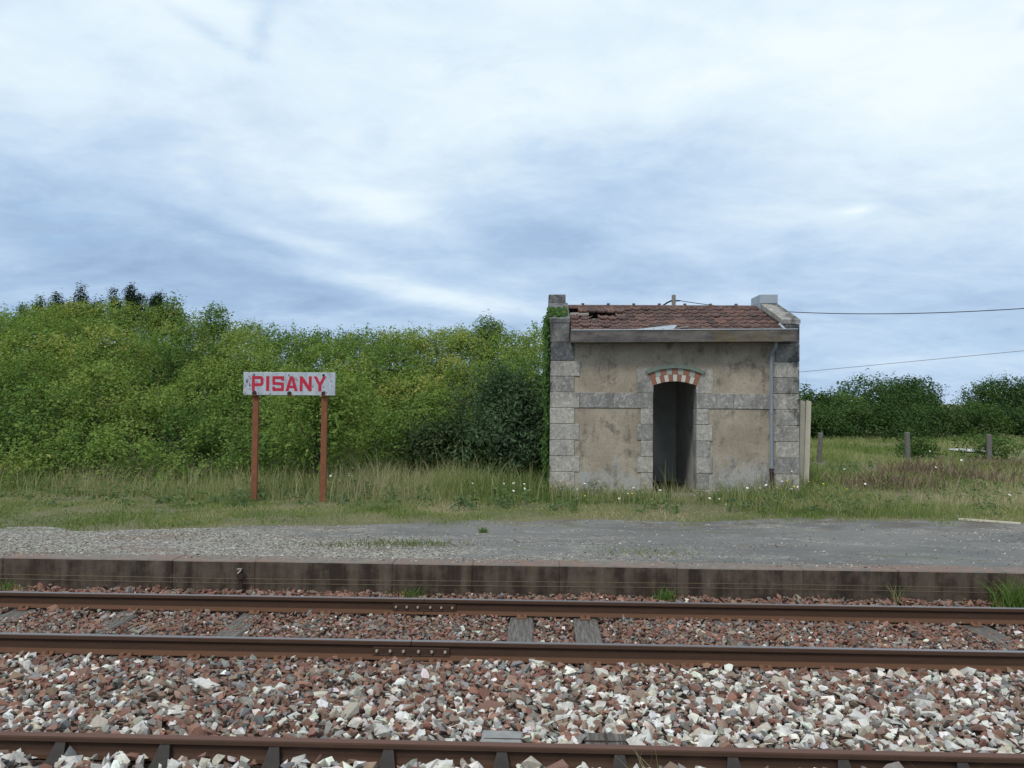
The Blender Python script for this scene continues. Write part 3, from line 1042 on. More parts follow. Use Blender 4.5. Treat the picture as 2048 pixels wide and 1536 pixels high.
names = {-5.425: 'weathered grey sleeper at the far end of the track, beyond the pulley',
         -4.258: 'weathered grey sleeper lying between the pulley and the frame edge, half covered by stones',
         -2.968: 'weathered grey sleeper below the pulley, half covered by red stones',
         -0.181: 'cracked grey bare sleeper, first one to the right of the bolted joint',
         0.471: 'cracked grey bare sleeper, second one to the right of the bolted joint',
         1.903: 'grey wooden sleeper bare between the rails, third bare one right of the joint',
         4.412: 'grey wooden sleeper slanting between the rails, second bare one from the frame edge',
         5.03: 'grey wooden sleeper at the edge of the frame nearest the bright grass tuft'}
for sx in SLEEPERS + [5.70, 6.35, -6.05, -6.7]:
    sleeper(sx, 6.62, 9.18, names.get(sx, 'wooden sleeper buried under red stones, only its rusty rail clips showing'), 'sleepers of the far track' if sx in names else 'buried sleepers of the far track')
MAT['block_pale'] = m_plain('pale_grey_timber', (0.24, 0.24, 0.235), 0.9, 0, 0.4, 14)
MAT['chair'] = m_plain('cast_iron_chair', (0.040, 0.034, 0.031), 0.75, 0, 0.35, 25)
for i, cx in enumerate(CHAIRS + [-3.62, 3.2]):
    o = sleeper(cx, 2.95, 5.30, 'near sleeper buried in white stones, only its cast-iron rail chair showing', 'buried sleepers of the near track', plates=(), top=-0.165)
    for sd in (-1, 1):
        mb = MB()
        z0, z1 = -.19, -.038
        w0, w1 = .060, .030
        yb, ym, yt = 5.06 + sd * .165, 5.06 + sd * .085, 5.06 + sd * .030
        yi = 5.06 + sd * .0125
        prof = [(w0, yb, z0), (w0, yb, z0 + .03), (w0 * .85, ym, -.115), (w1 + .006, 5.06 + sd * .048, -.060), (w1, yt, z1), (w1, yi, z1 - .012), (w0 * .8, 5.06 + sd * .034, z0)]
        V = [(cx - p[0], p[1], p[2]) for p in prof] + [(cx + p[0], p[1], p[2]) for p in prof]
        m_ = len(prof)
        F = [tuple(range(m_))[::-1], tuple(range(m_, 2 * m_))] + [(k, (k + 1) % m_, (k + 1) % m_ + m_, k + m_) for k in range(m_)]
        mb.add(V, F)
        mb.build('chair_jaw', MAT['chair'], o)

for xx, lb, cross in ((-0.235, 'pale square timber block with one strap lying behind the near rail', False), (0.425, 'grey split timber block with a cross strap lying behind the near rail', True)):
    e = empty('timber_block', (xx, 5.29, -0.16), lb, 'block', 'strapped blocks behind the near rail')
    MB().cbox(xx - .135, xx + .135, 5.16, 5.41, -.16, -.058, .012, .006).build('block', MAT['block_pale' if not cross else 'sleeper'], e)
    MB().box(xx - .138, xx + .138, 5.262, 5.276, -.14, -.0545).build('strap', MAT['rust_dark'], e)
    if cross:
        MB().box(xx - .003, xx + .007, 5.158, 5.412, -.14, -.0530).build('strap', MAT['rust_dark'], e)

# signal wires and their pulley along the platform face
for zz, yy, lb in ((0.108, 9.425, 'upper of two thin signal wires strung along the platform face'), (0.060, 9.41, 'lower of two thin signal wires strung along the platform face')):
    pts = []
    for k in range(-60, 61):
        x = k * 0.5
        s = (x + 3.52) / 12.0
        pts.append((x, yy, zz - 0.075 + 0.010 * math.sin(x * 0.4) + (0.06 * (abs(s - round(s)) * 2 - 1) * 0.2)))
    tag(MB().tube(pts, 0.0026, 4).build('signal_wire', MAT['wire_dull']), lb, 'wire', 'signal wires along the platform')
e = empty('wire_pulley', (-3.42, 9.40, -0.16), 'small dark pulley stake for the signal wires against the platform face', 'pulley')
MB().cbox(-3.45, -3.395, 9.40, 9.43, -0.30, 0.125, 0.005).build('stake', MAT['rust_dark'], e)
MB().tube([(-3.42, 9.385, 0.045), (-3.42, 9.398, 0.045)], 0.040, 12).build('pulley_wheel', MAT['rust_dark'], e)
MB().cbox(-3.455, -3.40, 9.375, 9.41, 0.115, 0.135, 0.003).build('bracket_top', MAT['old_wood'], e)
MB().add([(-3.45, 9.374, .085), (-3.435, 9.374, .078), (-3.40, 9.374, .118), (-3.41, 9.374, .122), (-3.45, 9.384, .085), (-3.435, 9.384, .078), (-3.40, 9.384, .118), (-3.41, 9.384, .122)], [(0, 1, 2, 3), (7, 6, 5, 4), (0, 4, 5, 1), (1, 5, 6, 2), (2, 6, 7, 3), (3, 7, 4, 0)]).build('bracket_arm', MAT['pale_wood'], e)

# ------------------------------------------------------------------ the hut
HY = 16.80
hut = empty('station_hut', (2.68, HY, 0.2), 'small derelict stone and plaster station hut with broken tiled roof and open doorway', 'hut')


def part(name, mb, mat, parent=None):
    return mb.build(name, MAT[mat], parent or hut)


# rendered front wall with its arched opening
DX0, DX1, SPR, CRN = 2.265, 3.130, 2.400, 2.487
ACX = (DX0 + DX1) / 2
AR = ((DX1 - DX0) ** 2 / 4 + (CRN - SPR) ** 2) / (2 * (CRN - SPR))
ACZ = CRN - AR
wall = MB()
wall.box(0.62, DX0 - 0.008, HY + .022, 17.15, 0.15, 3.40)
wall.box(DX1 + 0.008, 4.86, HY + .022, 17.15, 0.15, 3.40)
N = 14
for k in range(N):
    xa, xb = DX0 - .008 + (DX1 - DX0 + .016) * k / N, DX0 - .008 + (DX1 - DX0 + .016) * (k + 1) / N
    za = ACZ + math.sqrt((AR + .012) ** 2 - (xa - ACX) ** 2)
    zb = ACZ + math.sqrt((AR + .012) ** 2 - (xb - ACX) ** 2)
    wall.add([(xa, HY + .022, za), (xb, HY + .022, zb), (xb, HY + .022, 3.40), (xa, HY + .022, 3.40), (xa, 17.15, za), (xb, 17.15, zb), (xb, 17.15, 3.40), (xa, 17.15, 3.40)],
             [(0, 1, 2, 3), (7, 6, 5, 4), (0, 4, 5, 1)])
part('front_wall', wall, 'plaster')
# gable walls
for nm, x0, x1 in (('gable_wall', 0.205, 0.56), ('gable_wall', 4.87, 5.165)):
    part(nm, MB().prism([(HY + .03, .15), (HY + .03, 3.62), (18.4, 4.12), (19.2, 4.12), (20.8, 3.62), (20.8, .15)], 0, x0, x1), 'plaster')
part('back_wall', MB().box(0.57, 4.86, 20.45, 20.78, 0.15, 3.45), 'plaster')
part('inner_wall', MB().box(3.205, 3.30, 17.152, 19.748, 0.15, 3.45), 'inner')
part('inner_wall', MB().box(0.562, 3.33, 19.75, 19.86, 0.15, 3.45), 'inner')
part('floor_slab', MB().box(0.565, 4.865, 17.0, 20.44, 0.12, 0.185), 'inner')

Z = [0.31, 0.640, 0.960, 1.288, 1.614, 1.935, 2.25, 2.572, 2.885]


def block(name, x0, x1, z0, z1, mat, y0=HY, y1=17.2, g=0.0035):
    y = y0 + random.uniform(-.004, .004)
    return part(name, MB().cbox(x0 + g, x1 - g, y, y1, z0 + g, z1 - g, 0.007, 0.0015), mat)


qL = [.69, .789, .686, .785, .681, .781, .677, .787]
qR = [4.711, 4.647, 4.711, 4.646, 4.703, 4.648, 4.644, 4.650]
for i in range(8):
    block('quoin_stone', 0.18, qL[i], Z[i], Z[i + 1], random.choice(['stone', 'stone', 'stone_pale']) if i != 7 else 'stone')
    block('quoin_stone', qR[i], 5.18, Z[i], Z[i + 1], random.choice(['stone', 'stone_pale']))
block('quoin_stone', 0.18, 0.675, Z[8], 3.262, 'stone_dark')
block('quoin_stone', 4.70, 5.185, Z[8], 3.262, 'stone_dark')
block('quoin_stone', 0.18, 0.575, 3.262, 3.66, 'stone_dark')
block('quoin_stone', 4.835, 5.185, 3.262, 3.66, 'stone_dark')
# string course
for a, b in ((.785, 1.46), (1.46, DX0)):
    block('band_stone', a, b, Z[5], Z[6], 'stone')
for a, b in ((DX1, 3.87), (3.87, 4.645)):
    block('band_stone', a, b, Z[5], Z[6], 'stone')
# jambs
jl = [2.02, 1.945, 2.016, 1.942, 2.013]
jr = [3.385, 3.459, 3.406, 3.457, 3.381]
for i in range(5):
    block('jamb_stone', jl[i], DX0, Z[i], Z[i + 1], 'stone_pale' if i in (1, 3) else 'stone', y1=17.16)
    block('jamb_stone', DX1, jr[i], Z[i], Z[i + 1], 'stone_pale' if i == 0 else 'stone', y1=17.16)
# springer stones cut to the arch
for sd in (-1, 1):
    xo = 1.937 if sd < 0 else 3.455
    xi = DX0 if sd < 0 else DX1
    poly = [(xo, Z[6] + .003), (xi, Z[6] + .003), (xi, SPR - .004), (xi - sd * -.028, 2.735), (xo, 2.735)]
    part('springer_stone', MB().prism([(p[0], p[1]) for p in poly], 1, HY, 17.15), 'stone_pale')
# plinth
for a, b in ((0.172, 0.95), (0.95, 1.62), (1.62, DX0), (DX1, 3.85), (3.85, 4.5), (4.5, 5.19)):
    block('plinth_stone', a, b, 0.05, 0.31, 'stone', y0=HY - .022)
part('door_sill', MB().cbox(DX0 + .003, DX1 - .003, HY - .01, 17.14, 0.05, 0.205, 0.01), 'stone')


def arc_brick(a0, a1, r0, r1, y0, y1, n=2):
    mb = MB()
    V, F = [], []
    for k in range(n + 1):
        a = a0 + (a1 - a0) * k / n
        for r in (r0, r1):
            for y in (y0, y1):
                V.append((ACX + r * math.sin(a), y, ACZ + r * math.cos(a)))
    for k in range(n):
        o = k * 4
        F += [(o, o + 4, o + 6, o + 2), (o + 1, o + 3, o + 7, o + 5), (o, o + 1, o + 5, o + 4), (o + 2, o + 6, o + 7, o + 3)]
    F += [(0, 2, 3, 1), (n * 4, n * 4 + 1, n * 4 + 3, n * 4 + 2)]
    return mb.add(V, F)


TH = math.asin((DX1 - DX0) / 2 / AR) * 1.0
for k in range(11):
    a0, a1 = -TH + 2 * TH * k / 11, -TH + 2 * TH * (k + 1) / 11
    part('arch_brick', arc_brick(a0 + .002, a1 - .002, AR, AR + .133, HY - .010 + random.uniform(-.003, .003), 17.12), 'terracotta' if k % 2 == 0 else 'cream_brick')
for k in range(9):
    a0, a1 = -TH + 2 * TH * k / 9, -TH + 2 * TH * (k + 1) / 9
    part('arch_brick', arc_brick(a0 + .002, a1 - .002, AR + .136, AR + .258, HY - .010 + random.uniform(-.003, .003), 17.12), 'terracotta' if k % 2 == 0 else 'grey_brick')
for k in range(4):
    a0, a1 = -TH * 1.06 + 2.12 * TH * k / 4, -TH * 1.06 + 2.12 * TH * (k + 1) / 4
    part('arch_moulding', arc_brick(a0 + .001, a1 - .001, AR + .261, AR + .338, HY - .045, 17.0, 3), 'green_moulding' if k != 3 else 'green_moulding')

# scrawl of black paint on the inner side wall


def scrawl(pts, w=0.022):
    mb = MB()
    for (y0, z0), (y1, z1) in zip(pts[:-1], pts[1:]):
        d = Vector((0, y1 - y0, z1 - z0)).normalized()
        nrm = Vector((0, -d.z, d.y)) * w / 2
        a, b = Vector((3.203, y0, z0)), Vector((3.203, y1, z1))
        mb.add([a + nrm, b + nrm, b - nrm, a - nrm], [(0, 1, 2, 3)])
    part('painted_scrawl', mb, 'paint_black')


scrawl([(17.45, 2.50), (17.62, 2.46), (17.75, 2.36), (17.82, 2.20)])
scrawl([(17.66 + .06 * math.cos(a), 2.0 + .05 * math.sin(a)) for a in np.linspace(0, 6.28, 10)])
scrawl([(17.72, 1.98), (17.75, 1.7), (17.8, 1.55), (17.9, 1.42), (18.05, 1.5), (18.1, 1.62)], 0.035)
scrawl([(17.74, 1.55), (17.62, 1.25), (17.48, 0.85)], 0.03)

# eaves board, gutter lip, soffit
ev = MB()
for (x0, zb0, zt0), (x1, zb1, zt1) in (((0.585, 3.236, 3.470), (5.02, 3.279, 3.512)),):
    ev.add([(x0, 16.45, zb0), (x1, 16.45, zb1), (x1, 16.45, zt1), (x0, 16.45, zt0), (x0, HY + .01, zb0), (x1, HY - .006, zb1), (x1, HY - .006, zt1), (x0, HY + .01, zt0)],
           [(0, 1, 2, 3), (7, 6, 5, 4), (0, 4, 5, 1), (3, 2, 6, 7), (1, 5, 6, 2), (0, 3, 7, 4)])
part('eaves_board', ev, 'cornice')
part('gutter_lip', MB().tube([(0.587, 16.447, 3.478), (5.04, 16.447, 3.520)], 0.011, 6), 'zinc')
part('loose_zinc_strip', MB().add([(1.74, 16.435, 3.486), (2.60, 16.45, 3.498), (2.70, 16.56, 3.600), (2.60, 16.55, 3.602), (1.74, 16.439, 3.481), (2.60, 16.455, 3.492), (2.70, 16.565, 3.594), (2.60, 16.555, 3.596)],
                                   [(0, 1, 2, 3), (7, 6, 5, 4), (0, 4, 5, 1), (1, 5, 6, 2), (2, 6, 7, 3), (3, 7, 4, 0)]), 'zinc')
part('loose_zinc_strip', MB().add([(2.50, 16.46, 3.505), (2.92, 16.50, 3.565), (2.92, 16.62, 3.585), (2.5, 16.58, 3.52), (2.50, 16.46, 3.500), (2.92, 16.50, 3.560), (2.92, 16.62, 3.58), (2.5, 16.58, 3.515)],
                                   [(0, 1, 2, 3), (7, 6, 5, 4), (0, 4, 5, 1), (1, 5, 6, 2), (2, 6, 7, 3), (3, 7, 4, 0)]), 'old_wood')

# roof
TH_R = rad(18.0)
EY, EZ = 16.50, 3.465
RY = 18.76


def slope(s, up=0.0):
    return EY + s * math.cos(TH_R) - up * math.sin(TH_R), EZ + s * math.sin(TH_R) + up * math.cos(TH_R)


roof = MB()


def deck(x0, x1, s0, s1):
    (ya, za), (yb, zb) = slope(s0, -.02), slope(s1, -.02)
    roof.add([(x0, ya, za), (x1, ya, za), (x1, yb, zb), (x0, yb, zb), (x0, ya, za - .025), (x1, ya, za - .025), (x1, yb, zb - .025), (x0, yb, zb - .025)],
             [(0, 1, 2, 3), (7, 6, 5, 4), (0, 4, 5, 1), (1, 5, 6, 2), (2, 6, 7, 3), (3, 7, 4, 0)])


deck(0.60, 4.80, 0.0, 1.25)
deck(1.62, 4.80, 1.25, 2.36)
deck(0.84, 1.62, 1.90, 2.36)
roof.add([(0.60, RY, 4.17), (4.80, RY, 4.17), (4.80, 21.0, 3.45), (0.60, 21.0, 3.45), (0.60, RY, 4.14), (4.80, RY, 4.14), (4.80, 21.0, 3.42), (0.60, 21.0, 3.42)],
         [(0, 1, 2, 3), (7, 6, 5, 4), (0, 4, 5, 1), (1, 5, 6, 2), (2, 6, 7, 3), (3, 7, 4, 0)])
roof_o = part('roof_deck', roof, 'old_wood')

TW, TL = 0.2, 0.42


def tile_mesh():
    prof = [(-.006, .004), (.004, .024), (.030, .026), (.044, .006), (.090, .004), (.100, .016), (.112, .004), (.158, .004), (.172, .022), (.197, .024)]
    V, F = [], []
    n = len(prof)
    for (v, dz) in ((0.0, 0.012), (TL, 0.0)):
        for (u, h) in prof:
            V.append((u, v, h + dz))
    for (u, h) in prof:
        V.append((u, 0.0, h * 0.4 - 0.014))
    for k in range(n - 1):
        F.append((k, k + 1, n + k + 1, n + k))
        F.append((k + 1, k, 2 * n + k, 2 * n + k + 1))
    m = bpy.data.meshes.new('tile')
    m.from_pydata(V, [], F)
    m.materials.append(MAT['tile'])
    return m


tm = tile_mesh()
missing = {(3, 2), (4, 0), (4, 1), (4, 2), (4, 3), (4, 4), (5, 0)}
for r in range(7):
    for c in range(21):
        if (r, c) in missing or (r == 6 and c == 0):
            continue
        o = bpy.data.objects.new('tile', tm)
        COL.objects.link(o)
        o.parent = roof_o
        s = r * 0.335 - 0.02 + random.uniform(-.012, .012)
        up = 0.020 + random.uniform(-.004, .007) - 0.022 * math.exp(-((c - 8) / 6) ** 2 - ((r - 3.5) / 2) ** 2)
        tilt, yaw = rad(-2.4) + random.gauss(0, .022), random.gauss(0, .024)
        if r == 5 and c in (1, 2, 3, 4, 5):          # row sagging over the hole
            s -= 0.06
            up += 0.035
            tilt += 0.05
            yaw += random.gauss(0, .05)
        if r == 3 and c in (0, 1, 3, 4, 5):
            yaw += random.gauss(0, .12)
            up += random.uniform(0, .03)
        y, z = slope(s, up)
        o.matrix_world = Matrix.Translation((0.60 + c * TW, y, z)) @ Matrix.Rotation(TH_R + tilt, 4, 'X') @ Matrix.Rotation(yaw, 4, 'Z')
part('roof_batten', MB().add([(0.62, 17.86, 3.93), (1.02, 17.86, 3.945), (1.02, 18.10, 4.02), (0.62, 18.10, 4.0), (0.62, 17.86, 3.90), (1.02, 17.86, 3.915), (1.02, 18.10, 3.99), (0.62, 18.10, 3.97)],
                               [(0, 1, 2, 3), (7, 6, 5, 4), (0, 4, 5, 1), (1, 5, 6, 2), (2, 6, 7, 3), (3, 7, 4, 0)]), 'old_wood', roof_o)
rl = 0.573
for k in range(8):
    x0 = 0.36 + k * rl
    x1 = min(x0 + rl + .02, 4.80)
    x0 = max(x0, 0.585)
    mb = MB()
    pr = [(RY + .115 * math.cos(a), 4.155 + (0.0, .052, .083, .095, .083, .052, 0.0)[i]) for i, a in enumerate(np.linspace(0, math.pi, 7))]
    mb.prism(pr, 0, x0 + .002, x1 - .022)
    o = part('ridge_tile', mb, 'tile', roof_o)
    if x1 < 4.75:
        kb = [(RY + .035 * math.cos(a), 4.245 + .045 * math.sin(a)) for a in np.linspace(0, math.pi, 6)]
        MB().prism(kb, 0, x1 - .050, x1 + .012).build('ridge_knob', MAT['tile'], o)

# parapet copings and caps
for x0, x1, mt in ((0.165, 0.578, 'stone_dark'), (4.825, 5.195, 'stone')):
    part('coping_stone', MB().prism([(HY - .012, 3.66), (HY - .012, 3.742), (18.42, 4.252), (18.42, 4.13)], 0, x0, x1), mt)
    part('coping_stone', MB().prism([(20.83, 3.60), (20.83, 3.72), (19.15, 4.232), (19.15, 4.13)], 0, x0, x1), mt)
part('cap_stone', MB().cbox(0.158, 0.532, 18.40, 19.15, 4.19, 4.437, 0.012, 0.006), 'stone_dark')
part('zinc_cap', MB().cbox(4.805, 5.197, 18.395, 19.16, 4.253, 4.452, 0.006), 'zinc')
part('zinc_apron', MB().prism([(18.40, 4.07), (18.40, 4.25), (19.15, 4.25), (19.0, 4.13)], 0, 4.803, 4.822), 'zinc')
part('flashing', MB().add([(4.795, 16.50, 3.50), (4.83, 16.50, 3.52), (4.83, 16.95, 3.70), (4.795, 16.95, 3.655), (4.795, 16.50, 3.49), (4.83, 16.50, 3.505), (4.83, 16.95, 3.68), (4.795, 16.95, 3.64)],
                            [(0, 1, 2, 3), (7, 6, 5, 4), (0, 4, 5, 1), (1, 5, 6, 2), (2, 6, 7, 3), (3, 7, 4, 0)]), 'white_zinc' if 'white_zinc' in MAT else 'zinc')

# downpipe
dp = part('downpipe', MB().tube([(4.655, 16.60, 3.28), (4.655, 16.63, 3.18), (4.602, 16.735, 3.04), (4.602, 16.74, 2.98), (4.606, 16.742, 1.9), (4.614, 16.742, 0.70)], 0.036, 10), 'pipe')
for z in (2.955, 1.87, 0.735):
    MB().tube([(4.606, 16.741, z - .022), (4.606, 16.741, z + .022)], 0.045, 10).build('pipe_collar', MAT['pipe' if z > 1 else 'rust_dark'], dp)
MB().tube([(4.616, 16.742, 0.70), (4.618, 16.742, 0.16)], 0.043, 10).build('cast_iron_foot', MAT['rust_dark'], dp)

# ------------------------------------------------------------------ name sign
sign = empty('station_sign', (-4.62, 15.10, 0.2), 'white station name board with red letters on two rusty posts', 'sign')


def m_board():
    m, t = material('chipped_white_enamel')
    n1 = t.noise(t.mapping(t.pos, scale=(2.5, 1, 0.8)), 5.5, 7, 0.75, 0.3)
    n2 = t.noise(t.mapping(t.pos, scale=(1, 1, 0.5)), 16, 5, 0.7)
    x, y, z = sepz(t)
    c = t.mix(t.rng(n1, 0.4, 0.7), (0.44, 0.475, 0.515), (0.29, 0.32, 0.37))
    c = t.mix(t.math('MULTIPLY', t.rng(t.math('ADD', n2, t.rng(x, -5.1, -5.45, 0.0, 0.07)), 0.60, 0.66), 0.85), c, (0.06, 0.058, 0.066))
    t.l.new(c, t.bs.inputs['Base Color'])
    t.bs.inputs['Roughness'].default_value = 0.5
    return m


MAT['enamel'] = m_board()
MAT['red_paint'] = m_plain('red_sign_paint', (0.44, 0.022, 0.050), 0.55, 0, 0.22, 14)
board = MB().cbox(-5.472, -3.768, 15.055, 15.085, 2.137, 2.560, 0.006).build('board', MAT['enamel'], sign)
MAT['rust_post'] = m_plain('orange_rust_post', (0.205, 0.078, 0.042), 0.9, 0, 0.45, 9)
board_b = MB().box(-5.462, -3.778, 15.086, 15.094, 2.147, 2.55).build('board_back', MAT['rust'], sign)
for (xt, xb, zb) in ((-5.256, -5.268, 0.1), (-3.976, -3.989, 0.1)):
    w = .052
    MB().add([(xb - w, 15.10, zb), (xb + w, 15.10, zb), (xb + w, 15.16, zb), (xb - w, 15.16, zb), (xt - w, 15.10, 2.5), (xt + w, 15.10, 2.5), (xt + w, 15.16, 2.5), (xt - w, 15.16, 2.5)],
             [(0, 3, 2, 1), (4, 5, 6, 7), (0, 1, 5, 4), (1, 2, 6, 5), (2, 3, 7, 6), (3, 0, 4, 7)]).build('post', MAT['rust_post'], sign)
LH, LB, LY = 0.272, 2.2155, 15.0515


def letter(x0, quads):
    mb = MB()
    for q in quads:
        mb.prism([(x0 + p[0], LB + p[1]) for p in q], 1, LY, LY + .0028)
    mb.build('letter', MAT['red_paint'], board)


def strip(path, w):
    """mitred stroke along a path as separate quads"""
    P = [Vector(p) for p in path]
    L, R = [], []
    for i, p in enumerate(P):
        d0 = (p - P[i - 1]).normalized() if i else (P[1] - p).normalized()
        d1 = (P[i + 1] - p).normalized() if i < len(P) - 1 else d0
        n0, n1 = Vector((-d0.y, d0.x)), Vector((-d1.y, d1.x))
        m = (n0 + n1).normalized()
        k = w / 2 / max(0.4, m.dot(n0))
        L.append(p + m * k)
        R.append(p - m * k)
    return [[tuple(L[i]), tuple(R[i]), tuple(R[i + 1]), tuple(L[i + 1])] for i in range(len(P) - 1)]


W = 0.053
letter(-5.311, [[(0, 0), (W, 0), (W, LH), (0, LH)]] + strip([(W, LH - W / 2), (.165, LH - W / 2), (.214 - W / 2, LH - .055), (.214 - W / 2, .140), (.165, .088 + W / 2), (W, .088 + W / 2)], W))
letter(-5.047, [[(0, 0), (.058, 0), (.058, LH), (0, LH)]])
h = W / 2
letter(-4.933, strip([(.217 - h, .190), (.217 - h, .222), (.190, LH - h), (.030, LH - h), (h, .222), (h, .180), (.030, .136 + .004), (.187, .136 - .004), (.217 - h, .092), (.217 - h, .048), (.187, h), (.030, h), (h, .048), (h, .080)], W))
m_ = .114
letter(-4.688, [[(0, 0), (.058, 0), (m_, .205), (m_, LH), (m_ - .031, LH)], [(.228, 0), (m_ + .031, LH), (m_, LH), (m_, .205), (.17, 0)],
                [(.058 + .056 * .055 / .205, .055), (.17 - .056 * .055 / .205, .055), (.17 - .056 * .102 / .205, .102), (.058 + .056 * .102 / .205, .102)]])
letter(-4.424, [[(0, 0), (W, 0), (W, LH), (0, LH)], [(.221 - W, 0), (.221, 0), (.221, LH), (.221 - W, LH)], [(W, LH), (W, LH - .105), (.221 - W, 0), (.221 - W, .105)]])
m_ = .1195
letter(-4.170, [[(m_ - .029, 0), (m_ + .029, 0), (m_ + .029, .112), (m_ - .029, .112)], [(0, LH), (m_ - .029, .112), (m_, .112), (m_, .160), (.062, LH)], [(.239, LH), (.177, LH), (m_, .160), (m_, .112), (m_ + .029, .112)]])
for bx, bz, r in ((-5.262, 2.180, .042), (-4.612, 2.172, .040), (-3.985, 2.178, .036), (-3.985, 2.512, .022), (-5.268, 2.515, .012), (-4.627, 2.510, .010)):
    MB().tube([(bx, 15.054, bz), (bx, 15.040, bz), (bx, 15.030, bz)], [r, r, r * .7], 10).build('bolt_bracket', MAT['rust_dark'], sign)
    if r > .03:
        MB().cbox(bx - r * .9, bx + r * .9, 15.036, 15.053, 2.120, bz - .004, .003).build('bracket_strap', MAT['rust'], sign)

# ------------------------------------------------------------------ small things around
lp = empty('leaning_boards', (5.42, 17.6, 0.2), 'pale bleached boards leaning upright against the side of the hut', 'boards')
for b0, t0, yy in ((5.36, 5.44, 17.56), (5.445, 5.555, 17.53), (5.53, 5.67, 17.50)):
    w = .052
    MB().add([(b0 - w, yy, .15), (b0 + w, yy, .15), (b0 + w, yy + .03, .15), (b0 - w, yy + .03, .15), (t0 - w, yy + .25, 2.13), (t0 + w, yy + .25, 2.10), (t0 + w, yy + .28, 2.10), (t0 - w, yy + .28, 2.13)],
             [(0, 3, 2, 1), (4, 5, 6, 7), (0, 1, 5, 4), (1, 2, 6, 5), (2, 3, 7, 6), (3, 0, 4, 7)]).build('plank', MAT['pale_wood'], lp)

mb = MB()
a, b = Vector((6.75, 13.66)), Vector((7.52, 13.28))
d = (b - a).normalized()
nn = Vector((-d.y, d.x)) * .035
mb.add([(*(a - nn), .202), (*(b - nn), .202), (*(b + nn), .202), (*(a + nn), .202), (*(a - nn), .232), (*(b - nn), .226), (*(b + nn), .226), (*(a + nn), .232)],
       [(0, 3, 2, 1), (4, 5, 6, 7), (0, 1, 5, 4), (1, 2, 6, 5), (2, 3, 7, 6), (3, 0, 4, 7)])
tag(mb.build('wooden_plank', MAT['pale_wood']), 'thin pale plank lying where asphalt meets grass', 'plank')

for (x, y, h, lb) in ((8.62, 26.0, 1.10, 'concrete fence post nearest the hut, half sunk in weeds'), (11.85, 27.2, 1.10, 'upright lichened concrete fence post in the middle of the field'), (14.42, 27.2, 1.05, 'concrete fence post beside the low dark bush')):
    o = MB().cbox(-.065, .065, -.065, .065, -.3, h * .86, .015, .008).build('fence_post', MAT['concrete'])
    o.location = (x, y, GZ)
    o.rotation_euler = (random.gauss(0, .02), random.gauss(0, .02), random.uniform(-.3, .3))
    tag(o, lb, 'post', 'concrete posts of the old fence')

up = empty('utility_pole', (7.14, 45, 0.15), 'weathered utility pole whose top shows above the hut roof', 'pole')
MB().tube([(7.14, 45, -.2), (7.14, 45, 7.83)], [.15, .108], 12).build('pole_shaft', MAT['old_wood'], up)
MB().tube([(7.26, 45, 7.52), (7.50, 45, 7.52)], [.05, .035], 6).build('insulator', MAT['wire_black'], up)
MB().tube([(7.02, 45, 7.52), (6.75, 44.7, 7.38), (6.3, 44.2, 7.06), (5.2, 43.0, 6.4)], .045, 6).build('stay_cable', MAT['wire_black'], up)


def cable(pts, r, name, mat, label, group):
    P = [Vector(p) for p in pts]
    out = []
    for k in range(61):
        u = k / 60
        # quadratic through three points
        q = P[0] * (1 - u) * (1 - 2 * u) + P[1] * 4 * u * (1 - u) + P[2] * u * (2 * u - 1)
        out.append(q)
    tag(MB().tube(out, r, 5).build(name, mat), label, 'cable', group)


cable(((7.5, 45, 7.52), (16.5, 39.0, 6.23), (27.5, 33.0, 6.70)), 0.020, 'overhead_cable', MAT['wire_black'], 'upper black twisted cable sagging from the pole across the sky', 'overhead cables')
cable(((7.2, 45, 3.05), (17.2, 40.0, 4.02), (30.0, 34.0, 5.35)), 0.011, 'overhead_cable', MAT['wire_dull'], 'lower thin cable rising across the sky beyond the hut', 'overhead cables')

# pale gravel patches in the field
for (x0, x1, y0, y1, lb) in ((16.0, 17.6, 32.2, 34.0, 'small pale gravel patch behind the fence posts'), (18.7, 24, 31.5, 33.8, 'pale gravel patch at the frame edge behind the fence')):
    n = 22
    V = [((x0 + x1) / 2 + (x1 - x0) / 2 * math.cos(a) * random.uniform(.8, 1.1), (y0 + y1) / 2 + (y1 - y0) / 2 * math.sin(a) * random.uniform(.8, 1.1)) for a in np.linspace(0, 2 * math.pi, n, endpoint=False)]
    V = [(p[0], p[1], float(ground_h(p[0], p[1])) + .06) for p in V]
    tag(MB().add(V, [tuple(range(n))]).build('gravel_patch', MAT['pale_gravel']), lb, 'gravel', kind='stuff')

# ------------------------------------------------------------------ vegetation


def leaves(name, C, N, length, width, tint, mat, parent=None, rng=RNG):
    """diamond leaves at C with facing normals N"""
    n = len(C)
    N = N / np.linalg.norm(N, axis=1, keepdims=True)
    r = rng.normal(size=(n, 3))
    U = np.cross(N, r)
    U /= np.linalg.norm(U, axis=1, keepdims=True) + 1e-9
    Vv = np.cross(N, U)
    L = (length * rng.uniform(0.7, 1.3, n))[:, None]
    k_ = rng.lognormal(0, .22, n)[:, None]
    L = L * k_
    Wd = (width * rng.uniform(0.7, 1.3, n))[:, None] * k_
    a = C - U * L * 0.5
    b = C + Vv * Wd * 0.5 + N * Wd * 0.15
    c = C + U * L * 0.5 - N * L * 0.12
    d = C - Vv * Wd * 0.5 + N * Wd * 0.15
    V = np.stack([a, b, c, d], 1).reshape(-1, 3)
    F = np.arange(4 * n).reshape(n, 4)
    return np_mesh(name, V, F, mat, face_attr=np.clip(tint, 0, 1), parent=parent)


